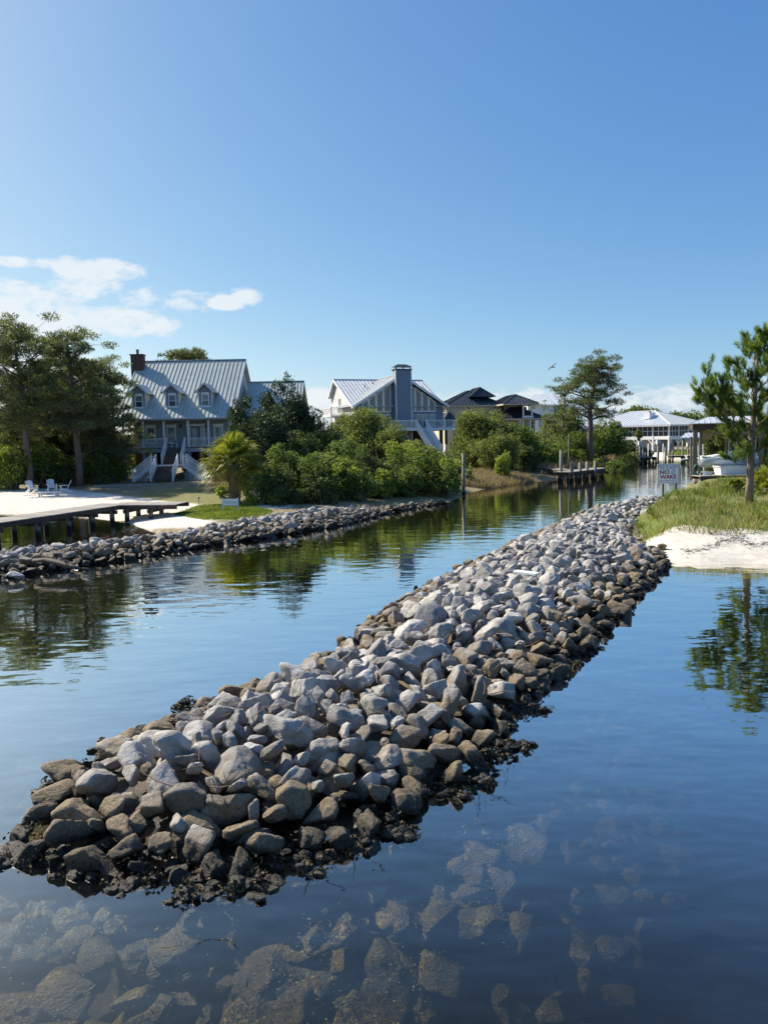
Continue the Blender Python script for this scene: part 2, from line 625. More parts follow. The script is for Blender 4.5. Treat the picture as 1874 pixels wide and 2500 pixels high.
def build_water():
    m = bpy.data.materials.new('water')
    m.use_nodes = True
    t = m.node_tree; L = t.links
    t.nodes.remove(t.nodes['Principled BSDF'])
    out = t.nodes['Material Output']
    tc = N(t, 'ShaderNodeTexCoord')

    def noise(sc, stretch, det, rot=0.):
        mp = N(t, 'ShaderNodeMapping')
        mp.inputs['Scale'].default_value = stretch
        mp.inputs['Rotation'].default_value = (0, 0, rot)
        L.new(tc.outputs['Object'], mp.inputs['Vector'])
        n = N(t, 'ShaderNodeTexNoise')
        n.inputs['Scale'].default_value = sc
        n.inputs['Detail'].default_value = det
        n.inputs['Roughness'].default_value = .5
        L.new(mp.outputs[0], n.inputs['Vector'])
        return n.outputs['Fac']
    big = noise(.9, (.8, 1.6, 1), 2, .25)
    fine = noise(5.0, (.8, 1.6, 1), 3, -.2)
    patch = noise(.10, (1, 1, 1), 2)
    pr = N(t, 'ShaderNodeMapRange')
    pr.inputs['From Min'].default_value = .42; pr.inputs['From Max'].default_value = .62
    pr.inputs['To Min'].default_value = .10; pr.inputs['To Max'].default_value = .55
    L.new(patch, pr.inputs['Value'])
    fm = N(t, 'ShaderNodeMath', operation='MULTIPLY')
    L.new(fine, fm.inputs[0]); L.new(pr.outputs[0], fm.inputs[1])
    sm = N(t, 'ShaderNodeMath', operation='MULTIPLY_ADD')
    L.new(fm.outputs[0], sm.inputs[0]); sm.inputs[1].default_value = .22; L.new(big, sm.inputs[2])
    bp = N(t, 'ShaderNodeBump')
    bp.inputs['Strength'].default_value = 1.0
    bp.inputs['Distance'].default_value = .014
    L.new(sm.outputs[0], bp.inputs['Height'])
    lw = N(t, 'ShaderNodeLayerWeight')
    lw.inputs['Blend'].default_value = .5
    L.new(bp.outputs[0], lw.inputs['Normal'])
    pw = N(t, 'ShaderNodeMath', operation='POWER')
    pw.inputs[1].default_value = 5.16
    L.new(lw.outputs['Facing'], pw.inputs[0])
    m1 = N(t, 'ShaderNodeMath', operation='MULTIPLY')
    m1.inputs[1].default_value = -15.4
    L.new(pw.outputs[0], m1.inputs[0])
    ex = N(t, 'ShaderNodeMath', operation='EXPONENT')
    L.new(m1.outputs[0], ex.inputs[0])
    fr = N(t, 'ShaderNodeMath', operation='MULTIPLY_ADD')
    fr.inputs[1].default_value = -.90; fr.inputs[2].default_value = .93
    L.new(ex.outputs[0], fr.inputs[0])
    gl = N(t, 'ShaderNodeBsdfGlossy')
    gl.inputs['Color'].default_value = (1.0, .98, .92, 1)
    gl.inputs['Roughness'].default_value = .02
    L.new(bp.outputs[0], gl.inputs['Normal'])
    tr = N(t, 'ShaderNodeBsdfTransparent')
    tr.inputs['Color'].default_value = (.97, .98, .96, 1)
    mx = N(t, 'ShaderNodeMixShader')
    L.new(fr.outputs[0], mx.inputs[0]); L.new(tr.outputs[0], mx.inputs[1]); L.new(gl.outputs[0], mx.inputs[2])
    L.new(mx.outputs[0], out.inputs['Surface'])
    ab = N(t, 'ShaderNodeVolumeAbsorption')
    ab.inputs['Color'].default_value = (.50, .48, .32, 1)
    ab.inputs['Density'].default_value = 1.05
    sc = N(t, 'ShaderNodeVolumeScatter')
    sc.inputs['Color'].default_value = (.62, .60, .34, 1)
    sc.inputs['Density'].default_value = .05
    sc.inputs['Anisotropy'].default_value = .2
    a2 = N(t, 'ShaderNodeAddShader')
    L.new(ab.outputs[0], a2.inputs[0]); L.new(sc.outputs[0], a2.inputs[1])
    L.new(a2.outputs[0], out.inputs['Volume'])
    b = MB().box(-2900, 2900, -1400, 3100, -4.5, 0)
    tag(b.obj('water', m), kind='structure')


build_water()

# ------------------------------------------------------------ rocks
def rock_mesh(name, seed, sub, m, blocky=9.0):
    """a broken stone: an ellipsoid cut by random planes, edges worn, surface rough"""
    import bmesh
    r = np.random.default_rng(seed)
    b = bmesh.new()
    bmesh.ops.create_icosphere(b, subdivisions=sub, radius=1)
    b.verts.ensure_lookup_table()
    V = np.array([v.co[:] for v in b.verts])
    b.verts.index_update()
    F = np.array([[v.index for v in f.verts] for f in b.faces])
    b.free()
    n = int(r.integers(7, 11))
    pn = r.normal(size=(n, 3)); pn /= np.linalg.norm(pn, axis=1)[:, None]
    # a few roughly opposite pairs give slabs and blocks
    for k in range(0, n - 1, 3):
        pn[k + 1] = -pn[k] + r.normal(size=3) * .22
        pn[k + 1] /= np.linalg.norm(pn[k + 1])
    d = r.uniform(.36, .74, n)
    c = np.maximum(V @ pn.T, 1e-3) / d
    p = blocky
    rad = 1.0 / ((c ** p).sum(1) + 1.0) ** (1 / p)
    rad *= 1 + .045 * SinNoise(seed + 1, 16, 2.5, 9)(V) + (.026 * SinNoise(seed + 2, 20, 8, 26)(V) if sub > 2 else 0)
    V = V * rad[:, None]
    sc = np.array([1, r.uniform(.66, .95), r.uniform(.48, .75)])
    V = V * sc
    V /= np.abs(V).max() * .98
    me = np_mesh(name, V, F, m, sub > 2)
    return me


def rock_material():
    m = bpy.data.materials.new('limestone')
    m.use_nodes = True
    t = m.node_tree; L = t.links
    b = t.nodes['Principled BSDF']
    tc = N(t, 'ShaderNodeTexCoord'); gm = N(t, 'ShaderNodeNewGeometry'); oi = N(t, 'ShaderNodeObjectInfo')

    def noise(sc, det=6, ro=.6, vec=None, st=None):
        n = N(t, 'ShaderNodeTexNoise')
        n.inputs['Scale'].default_value = sc; n.inputs['Detail'].default_value = det; n.inputs['Roughness'].default_value = ro
        v = vec or gm.outputs['Position']
        if st:
            mp = N(t, 'ShaderNodeMapping'); mp.inputs['Scale'].default_value = st
            L.new(v, mp.inputs['Vector']); v = mp.outputs[0]
        L.new(v, n.inputs['Vector'])
        return n.outputs['Fac']

    def mr(f, a, b_, lo=0., hi=1.):
        r = N(t, 'ShaderNodeMapRange')
        r.inputs['From Min'].default_value = a; r.inputs['From Max'].default_value = b_
        r.inputs['To Min'].default_value = lo; r.inputs['To Max'].default_value = hi
        L.new(f, r.inputs['Value']); return r.outputs[0]

    def mix(f, a, c):
        x = N(t, 'ShaderNodeMix', data_type='RGBA')
        for i, v in ((6, a), (7, c)):
            if isinstance(v, tuple): x.inputs[i].default_value = (*v, 1)
            else: L.new(v, x.inputs[i])
        L.new(f, x.inputs[0]); return x.outputs[2]

    def math_(op, a, c, d=None):
        x = N(t, 'ShaderNodeMath', operation=op)
        for i, v in ((0, a), (1, c), (2, d)):
            if v is None: continue
            if isinstance(v, (int, float)): x.inputs[i].default_value = v
            else: L.new(v, x.inputs[i])
        return x.outputs[0]
    rand = math_('FRACT', math_('ADD', oi.outputs['Random'], gm.outputs['Random Per Island']), 0)
    grain = noise(26, 8, .7)
    mott = noise(5, 5, .6)
    grey = mix(mr(rand, 0, 1), (.26, .25, .23), (.56, .54, .50))
    grey = mix(mr(mott, .38, .62), mix(mr(rand, .2, .9), (.17, .165, .17), (.36, .33, .30)), grey)
    grey = mix(mr(grain, .58, .7), grey, (.56, .54, .52))
    brown = mix(mr(grain, .35, .65), (.13, .10, .065), (.30, .23, .145))
    black = mix(mr(grain, .45, .7), (.012, .011, .009), (.060, .050, .032))
    sx = N(t, 'ShaderNodeSeparateXYZ'); L.new(gm.outputs['Position'], sx.inputs[0])
    zz = math_('MULTIPLY_ADD', math_('SUBTRACT', noise(1.3, 3), .5), .55, sx.outputs[2])
    zz = math_('MULTIPLY_ADD', math_('SUBTRACT', rand, .5), .30, zz)
    zz = math_('MULTIPLY_ADD', math_('SUBTRACT', mott, .5), .20, zz)
    col = mix(mr(zz, .34, .66), brown, grey)
    zb = math_('MULTIPLY_ADD', math_('SUBTRACT', mott, .5), .30, sx.outputs[2])
    col = mix(mr(zb, .14, .30), black, col)
    # below the water: pale brown growth and shell
    uw = mix(mr(noise(30, 5, .7), .50, .62), mix(mr(noise(3, 4, .6), .40, .60), (.028, .024, .010), (.15, .11, .045)), mix(mr(noise(2.2, 3, .6), .45, .60), (.10, .075, .03), (.40, .30, .13)))
    col = mix(mr(sx.outputs[2], -.02, -.12), col, uw)
    L.new(col, b.inputs['Base Color'])
    L.new(mr(zb, .05, .3, .35, .85), b.inputs['Roughness'])
    b.inputs['Specular IOR Level'].default_value = .35
    strata = noise(4, 4, .6, tc.outputs['Object'], (1, 1, 6))
    hgt = math_('MULTIPLY_ADD', strata, .8, math_('MULTIPLY', grain, .7))
    bp = N(t, 'ShaderNodeBump'); bp.inputs['Distance'].default_value = .035; bp.inputs['Strength'].default_value = .9
    L.new(hgt, bp.inputs['Height']); L.new(bp.outputs[0], b.inputs['Normal'])
    return m


ROCK = rock_material()
RM_HI = [rock_mesh('rock', 100 + i, 4, ROCK, 48 if i % 3 else 22) for i in range(24)]
RM_LO = [rock_mesh('rock', 300 + i, 2, ROCK, 30) for i in range(14)]


def mesh_arrays(me):
    v = np.empty(len(me.vertices) * 3, np.float32); me.vertices.foreach_get('co', v)
    f = np.empty(len(me.polygons) * 3, np.int32); me.polygons.foreach_get('vertices', f)
    return v.reshape(-1, 3), f.reshape(-1, 3)


LO_ARR = [mesh_arrays(m) for m in RM_LO]


def pack(poly, radii, dens=.82, rs=5, tries=60, inset=.02):
    """dart throwing, large stones first"""
    r = np.random.default_rng(rs)
    poly = np.asarray(poly)
    lo = poly.min(0); hi = poly.max(0)
    pts = np.zeros((0, 2)); rr = np.zeros(0)
    for (rad0, rad1, count) in radii:
        C = r.uniform(lo, hi, size=(count * tries, 2))
        C = C[poly_sd(C, poly) > inset]
        k = 0
        for c in C:
            q = r.uniform(rad0, rad1)
            if len(pts) and (((pts - c) ** 2).sum(1) < (dens * (rr + q)) ** 2).any():
                continue
            pts = np.vstack([pts, c]); rr = np.append(rr, q)
            k += 1
            if k >= count: break
    return pts, rr


def profile(sd, top, slope):
    return top * (1 - np.exp(-np.maximum(sd + .25, 0) * slope / top)) - np.maximum(-sd - .25, 0) * .5 - .08


def rock_pile(name, poly, radii, top, slope, label, cat, rs, hero=300, sink=None, dens=.82, hi=True, extra_h=None):
    root = empty(name, (0, 0, 0), 0, label, cat)
    pts, rr = pack(poly, radii, dens, rs)
    sd = poly_sd(pts, poly)
    z = profile(sd, top, slope)
    if extra_h is not None: z = z + extra_h(pts)
    r = np.random.default_rng(rs + 1)
    d = np.linalg.norm(pts, axis=1)
    order = np.argsort(-rr / d)
    rec = []
    for i in range(len(pts)):
        tilt = r.normal(0, .42, 2)
        rec.append((pts[i, 0], pts[i, 1], z[i] + rr[i] * r.uniform(-.25, .30), rr[i] * r.uniform(1.05, 1.28), tilt[0], tilt[1], r.uniform(0, 6.28)))
    for k, i in enumerate(order[:hero]):
        x, y, zz, s, a, b, c = rec[i]
        near = rr[i] / d[i] > .010
        me = RM_HI[int(r.integers(len(RM_HI)))] if near else RM_LO[int(r.integers(len(RM_LO)))]
        if not near and hi: me = RM_HI[int(r.integers(len(RM_HI)))] if rr[i] / d[i] > .006 else me
        link('rock', me, root, (x, y, zz), (a, b, c), (s, s, s))
    VV, FF, base = [], [], 0

    def push(x, y, zz, s, a, b, c, arr):
        nonlocal base
        v, f = arr
        R = np.array(Matrix.Rotation(c, 3, 'Z') @ Matrix.Rotation(b, 3, 'Y') @ Matrix.Rotation(a, 3, 'X'))
        VV.append((v * s) @ R.T + (x, y, zz)); FF.append(f + base); base += len(v)
    for i in order[hero:]:
        push(*rec[i], LO_ARR[int(r.integers(len(LO_ARR)))])
    # a lower course that closes the gaps
    p2, r2 = pack(poly, [(.16, .30, int(len(pts) * .9))], .62, rs + 9, 6, .0)
    z2 = profile(poly_sd(p2, poly), top, slope) - .20
    if extra_h is not None: z2 = z2 + extra_h(p2)
    for q, s, zz in zip(p2, r2, z2):
        push(q[0], q[1], zz, s * 1.2, *r.normal(0, .5, 2), r.uniform(0, 6.28), LO_ARR[int(r.integers(len(LO_ARR)))])
    o = link('rock_rubble', np_mesh('rock_rubble', np.vstack(VV), np.vstack(FF), ROCK), root)
    o['kind'] = 'stuff'
    # packed core under the stones
    pa = np.asarray(poly)
    xs = np.arange(pa[:, 0].min() - 3, pa[:, 0].max() + 3, .35); ys = np.arange(pa[:, 1].min() - 3, pa[:, 1].max() + 3, .35)
    X, Y = np.meshgrid(xs, ys); P = np.c_[X.ravel(), Y.ravel()]
    sd = poly_sd(P, poly)
    z = profile(sd, top, slope) - .36 + .05 * LN2(np.c_[P * 2, P[:, :1] * 0])
    if extra_h is not None: z = z + extra_h(P)
    i = np.arange(len(P)).reshape(X.shape)
    F = np.stack([i[:-1, :-1], i[:-1, 1:], i[1:, 1:], i[1:, :-1]], -1).reshape(-1, 4)
    F = F[(sd[F] > -2.6).any(1)]
    o = link('rubble_core', np_mesh('rubble_core', np.c_[P, z], F, ROCK, True), root)
    o['kind'] = 'stuff'
    return root, pts, rr, z


def pts_px(lst):
    return [w2(*p) for p in lst]


JL = [(12, 1832, .1), (40, 1765, .1), (80, 1705, .15), (150, 1655, .2), (215, 1612, .2), (275, 1568, .25), (385, 1525, .3), (475, 1485, .3), (600, 1436, .35), (700, 1397, .4),
      (780, 1340, .25), (850, 1302, .15), (930, 1262, .1), (1000, 1224, .1), (1080, 1188, .1), (1180, 1146, .1), (1270, 1106, .1), (1340, 1088, .2), (1440, 1070, .4), (1462, 1062, .4)]
JR = [(1478, 1064, .8), (1452, 1080, .8), (1418, 1102, .8), (1392, 1122, .8), (1405, 1150, .8), (1440, 1168, .5), (1448, 1200, 0), (1430, 1232, 0), (1385, 1285, 0), (1325, 1345, 0), (1265, 1412, 0), (1170, 1500, 0), (1090, 1570, 0), (1050, 1645, 0),
      (970, 1712, 0), (840, 1785, 0), (715, 1845, 0), (600, 1880, 0), (450, 1905, 0), (300, 1895, 0), (180, 1878, 0), (60, 1865, 0)]
JETTY = pts_px(JL + JR)
jetty, J_pts, J_rr, _ = rock_pile('rock_jetty', JETTY, [(.34, .44, 10), (.25, .34, 110), (.17, .25, 900), (.11, .18, 2200)], 1.12, .56,
                                  'long pale grey riprap jetty running out into the dark water in the foreground', 'rock jetty', 21)
GROIN_T = [(-90, 1195, .5), (0, 1184, .5), (150, 1170, .5), (260, 1152, .6), (350, 1143, .6), (420, 1128, .6), (500, 1116, .6), (600, 1100, .6), (700, 1092, .6), (800, 1086, .6), (900, 1074, .6), (950, 1068, .6)]
GROIN_B = [(962, 1088, 0), (900, 1098, 0), (850, 1106, 0), (740, 1136, 0), (600, 1160, 0), (440, 1182, 0), (250, 1214, 0), (100, 1236, 0), (0, 1250, 0), (-90, 1262, 0)]
GROIN = pts_px(GROIN_T + GROIN_B)
groin, G_pts, G_rr, _ = rock_pile('rock_groin', GROIN, [(.26, .36, 36), (.18, .26, 420), (.12, .18, 2000), (.09, .12, 1200)], .75, .55,
                                  'dark grey rock revetment along the left bank below the palm and shrubs', 'rock groin', 41)

# ------------------------------------------------------------ plants
M_PINE = foliage('pine_needles', (0.044, 0.068, 0.033), (0.182, 0.220, 0.099), .45)
M_PINE_NEAR = foliage('young_pine_needles', (.055, .10, .025), (.21, .30, .065), .5, .45, 2.0)
M_CEDAR = foliage('cedar_leaves', (0.020, 0.040, 0.020), (0.072, 0.105, 0.046), .25)
M_OAK = foliage('oak_leaves', (0.069, 0.100, 0.031), (0.225, 0.269, 0.081), .45)
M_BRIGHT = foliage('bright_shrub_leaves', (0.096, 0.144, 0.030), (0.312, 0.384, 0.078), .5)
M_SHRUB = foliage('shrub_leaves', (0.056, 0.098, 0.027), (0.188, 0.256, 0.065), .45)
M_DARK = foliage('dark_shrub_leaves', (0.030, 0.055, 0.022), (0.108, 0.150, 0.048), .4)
M_PALM = foliage('palm_fronds', (.075, .105, .016), (.32, .34, .055), .45, .4, 1.5)
M_PALM_DEAD = foliage('dead_fronds', (.16, .12, .05), (.38, .30, .14), .3, .7, 2)
M_REED = foliage('dry_reeds', (.16, .12, .07), (.42, .34, .22), .3, .8, 2)
M_GRASS = foliage('grass_blades', (.075, .115, .020), (.26, .32, .075), .4, .6, .7)
M_GRASS_DRY = foliage('dry_grass_blades', (.20, .17, .07), (.46, .38, .18), .3, .8, .7)
M_BARK = mat('bark', (.16, .125, .10), .9, .25, 5, .03, 14, stretch=(1, 1, .3))
M_BARK_GREY = mat('grey_bark', (.22, .19, .17), .9, .25, 5, .03, 14, stretch=(1, 1, .3))


def leaf_mesh(name, C, U, V, m):
    """diamond leaves: centres C, half-length vectors U, half-width vectors V"""
    n = len(C)
    P = np.empty((n, 4, 3), np.float32)
    P[:, 0] = C - U; P[:, 1] = C + V; P[:, 2] = C + U; P[:, 3] = C - V
    return np_mesh(name, P.reshape(-1, 3), np.arange(n * 4).reshape(-1, 4), m)


def unit(a):
    return a / np.maximum(np.linalg.norm(a, axis=1), 1e-9)[:, None]


def leaves_in(clumps, size, density, r, up=.25, long=1.6, radial=0.0, shell=.55):
    """clumps: rows (x,y,z, rx,ry,rz); returns C,U,V"""
    clumps = np.asarray(clumps, float)
    area = (clumps[:, 3] * clumps[:, 4] + clumps[:, 3] * clumps[:, 5] + clumps[:, 4] * clumps[:, 5]) * 4
    n = np.maximum((area * density / (size * size)).astype(int), 6)
    idx = np.repeat(np.arange(len(clumps)), n)
    cl = clumps[idx]
    d = unit(r.normal(size=(len(idx), 3)))
    rad = shell + (1 - shell) * r.random(len(idx)) ** .6
    rad *= 1 + .22 * r.normal(size=len(idx)) * .6
    C = cl[:, :3] + d * rad[:, None] * cl[:, 3:6]
    o = unit(d / cl[:, 3:6])
    u = r.normal(size=(len(idx), 3)) * (1 - radial) + o * radial * 1.5
    u[:, 2] += up * .5
    u = unit(u)
    w = unit(np.cross(u, r.normal(size=(len(idx), 3))))
    s = size * r.uniform(.6, 1.3, len(idx))
    return C, u * (s * long / 2)[:, None], w * (s / 2)[:, None]


def limb(mb, a, b, r0, r1, bend, r, n=5, sides=6):
    a = np.array(a, float); b = np.array(b, float)
    L = np.linalg.norm(b - a)
    pts, rad = [], []
    off = r.normal(0, 1, 3) * bend * L
    for i in range(n + 1):
        t = i / n
        pts.append(a + (b - a) * t + off * math.sin(math.pi * t) + (r.normal(0, (.006 if n > 6 else .02) * L, 3) if 0 < i < n else 0))
        rad.append(r0 + (r1 - r0) * t)
    mb.tube(pts, rad, sides)
    return pts


def make_pine(x, y, h, cw, seed, label, group=None, leaf=.20, crown_lo=.45, lean=0.0, name='pine_tree', umbrella=True, mat_=None, dens=.42, trunk_r=None, z0=None, cat='tree', nb=None, bare=0, bark=None, csz=1.0, flat=1.0):
    """tall pine: bare trunk, crooked limbs, flat clumps of needles at their ends"""
    r = np.random.default_rng(seed)
    z0 = gz(x, y) - .1 if z0 is None else z0
    root = empty(name, (x, y, z0), 0, label, cat, group)
    mb = MB()
    tr = trunk_r or h * .018
    top = np.array([lean * h + r.normal(0, .02 * h), r.normal(0, .02 * h), h * .93])
    tp = limb(mb, (0, 0, 0), top, tr * 1.15, tr * .35, .02, r, 8, 9)
    tp = np.array(tp)
    clumps = []
    nb = nb or int(9 + h * .8)
    for k in range(nb):
        t = crown_lo + (1 - crown_lo) * ((k + r.random()) / nb)
        i = t * 8
        p = tp[int(min(i, 7))] * (1 - (i % 1)) + tp[min(int(i) + 1, 8)] * (i % 1) if i < 8 else tp[8]
        az = k * 2.4 + r.normal(0, .4)
        u = (t - crown_lo) / (1 - crown_lo)
        prof = (math.sin(math.pi * (.25 + .62 * u)) if umbrella else (1.1 - .85 * u)) * r.uniform(.65, 1.1)
        R = cw * prof
        rise = R * r.uniform(.15, .55)
        q = p + np.array([math.cos(az) * R, math.sin(az) * R, rise])
        lp = limb(mb, p, q, tr * .34 * (1.1 - .4 * u), tr * .09, .07, r, 4, 5)
        for s in range(int(r.integers(3, 6))):
            f = r.uniform(.45, 1.0)
            b = lp[int(f * 4)] if f < 1 else lp[4]
            e = b + np.array([r.normal(0, .34 * cw), r.normal(0, .34 * cw), abs(r.normal(.10, .14)) * cw])
            limb(mb, b, e, tr * .10, tr * .03, .1, r, 2, 4)
            c = cw * r.uniform(.14, .27) * csz
            clumps.append((*e, c, c, c * r.uniform(.38, .6) * flat))
        c = cw * r.uniform(.18, .30) * csz
        clumps.append((*q, c, c, c * .5))
    c = cw * .34
    clumps.append((*tp[-1], c, c, c * .6))
    for k in range(bare):
        t = r.uniform(.2, max(crown_lo, .3)); p = tp[int(t * 8)]
        az = r.uniform(0, 6.28)
        limb(mb, p, p + np.array([math.cos(az), math.sin(az), r.uniform(-.1, .5)]) * cw * r.uniform(.3, .7), tr * .15, tr * .03, .12, r, 3, 4)
    mb.obj('trunk', bark or M_BARK, root, True)
    C, U, V = leaves_in(clumps, leaf, dens, r, .5, 2.2, .45, .25)
    link('crown', leaf_mesh('crown', C, U, V * .42, mat_ or M_PINE), root)
    return root


def make_bush(x, y, h, w, seed, label, m, leaf=.16, dens=.55, cat='shrub', name='shrub', group=None, z0=None, depth=None, spiky=0., trunk=True, low=0.05, nclump=None, cs=.3):
    """rounded evergreen shrub or small tree: many leafy clumps over short stems"""
    r = np.random.default_rng(seed)
    z0 = gz(x, y) - .1 if z0 is None else z0
    root = empty(name, (x, y, z0), 0, label, cat, group)
    dp = depth or w
    h *= 1.13
    n = nclump or int(30 + w * h * 1.6)
    clumps = []
    mb = MB()
    for k in range(n):
        d = unit(r.normal(size=(1, 3)))[0]
        rad = r.uniform(.35, .92)
        ux, uy = d[0] * rad * w / 2, d[1] * rad * dp / 2
        uz = h * (low + (1 - low) * (.42 + .5 * d[2] * rad))
        if uz < h * .5: ux *= .95
        c = min(w, h) * cs * r.uniform(.45, 1.15) * .5
        uz = min(uz, h - c * .8)
        clumps.append((ux, uy, uz, c * 1.15, c * 1.15, c * (1 + spiky)))
        if spiky and r.random() < .5:
            clumps.append((ux + r.normal(0, c * .2), uy, uz + c * 1.1, c * .35, c * .35, c * .9))
        if trunk and k % 2 == 0:
            a = (r.normal(0, w * .04), r.normal(0, w * .04), 0)
            limb(mb, a, (ux, uy, uz), .035 + .012 * h, .012, .08, r, 4, 5)
    if not mb.v:
        limb(mb, (0, 0, 0), (0, 0, h * .6), .1, .03, .1, r, 4, 5)
    mb.obj('trunk', M_BARK_GREY, root, True)
    C, U, V = leaves_in(clumps, leaf, dens, r, .3, 1.5, .25, .45)
    keep = C[:, 2] > .02
    link('crown', leaf_mesh('crown', C[keep], U[keep], V[keep], m), root)
    return root


def at_px(px, base_py, z=.6):
    p = W(px, base_py, z)
    return p.x, p.y


def bush_px(cx, top, width, Y, m, label, seed, name='shrub', cat='shrub', **kw):
    """a bush whose top shows at height `top`, standing at depth Y"""
    p = A(cx, top, Y)
    g = gz(p.x, Y)
    w = width * K / FPX * Y
    kw.setdefault('depth', min(w, 7))
    return make_bush(p.x, Y, p.z - g + .1, w, seed, label, m, name=name, cat=cat, **kw)


def pine_px(cx, top, width, Y, label, seed, **kw):
    p = A(cx, top, Y)
    g = gz(p.x, Y)
    return make_pine(p.x, Y, p.z - g, width * K / FPX * Y / 2, seed, label, **kw)


def build_left_wood():
    G = 'tall pines of the grove at the left'
    L = [  # cx, top, width, Y, label
        (40, 690, 190, 64, 'tallest flat-topped pine of the left grove, its crown reaching the left edge'),
        (150, 704, 165, 66, 'flat-topped pine second in height, right of the tallest in the left grove'),
        (-35, 702, 160, 68, 'tall pine cut by the left edge of the picture'),
        (95, 755, 120, 72, 'pine with a full crown behind the two tallest trunks'),
        (192, 772, 150, 70, 'middle-height dark pine in the right half of the left grove'),
        (240, 800, 105, 72, 'small leaning pine nearest to the brick chimney'),
        (30, 800, 130, 76, 'dense pine low in the back of the left grove by the red roof'),
        (135, 820, 140, 80, 'shorter pine filling the middle back of the left grove'),
        (215, 850, 100, 79, 'low pine at the right back of the left grove'),
        (70, 850, 110, 84, 'thin pine deep in the left grove')]
    for i, (cx, top, w, Y, lab) in enumerate(L):
        pine_px(cx, top, w, Y, lab, 60 + i, group=G, leaf=.15, csz=.95 if i < 3 else 1.1, crown_lo=(.36 if i < 3 else .2), dens=.72, umbrella=i not in (8, 9), trunk_r=.30 if i < 2 else .2, bare=4, nb=34 if i < 3 else 30)
    B = [(20, 965, 110, 64, M_BRIGHT, 'sunlit yellow-green bush under the pines at the left edge'),
         (90, 960, 110, 66, M_SHRUB, 'mid green bush between the left edge bush and the chairs'),
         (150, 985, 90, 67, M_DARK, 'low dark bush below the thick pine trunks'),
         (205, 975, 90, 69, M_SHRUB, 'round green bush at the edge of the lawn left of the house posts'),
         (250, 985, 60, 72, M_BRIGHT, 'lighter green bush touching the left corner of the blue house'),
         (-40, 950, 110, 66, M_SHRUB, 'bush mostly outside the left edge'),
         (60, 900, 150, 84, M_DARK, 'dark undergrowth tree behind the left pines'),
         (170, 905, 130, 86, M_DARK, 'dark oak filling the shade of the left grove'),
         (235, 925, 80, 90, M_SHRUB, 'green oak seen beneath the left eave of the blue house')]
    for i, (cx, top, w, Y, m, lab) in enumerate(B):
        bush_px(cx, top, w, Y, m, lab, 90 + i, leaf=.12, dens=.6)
    for i, (cx, top, w, Y, m, lab) in enumerate([
            (130, 930, 120, 74, M_DARK, 'dark understorey bush between the thick pine trunks'), (215, 940, 90, 76, M_DARK, 'dark understorey bush behind the lawn corner'), (40, 945, 110, 76, M_DARK, 'dark understorey bush behind the left edge bushes'),
            (185, 880, 110, 74, M_CEDAR, 'dark cedar standing among the left pines'), (262, 955, 50, 86, M_OAK, 'pale green bush seen under the porch of the blue house')]):
        bush_px(cx, top, w, Y, m, lab, 520 + i, leaf=.14, dens=.6)
    pine_px(402, 748, 105, 104, 'flat pine crown rising behind the ridge of the blue house', 120, leaf=.26, crown_lo=.7, umbrella=True, dens=.8)


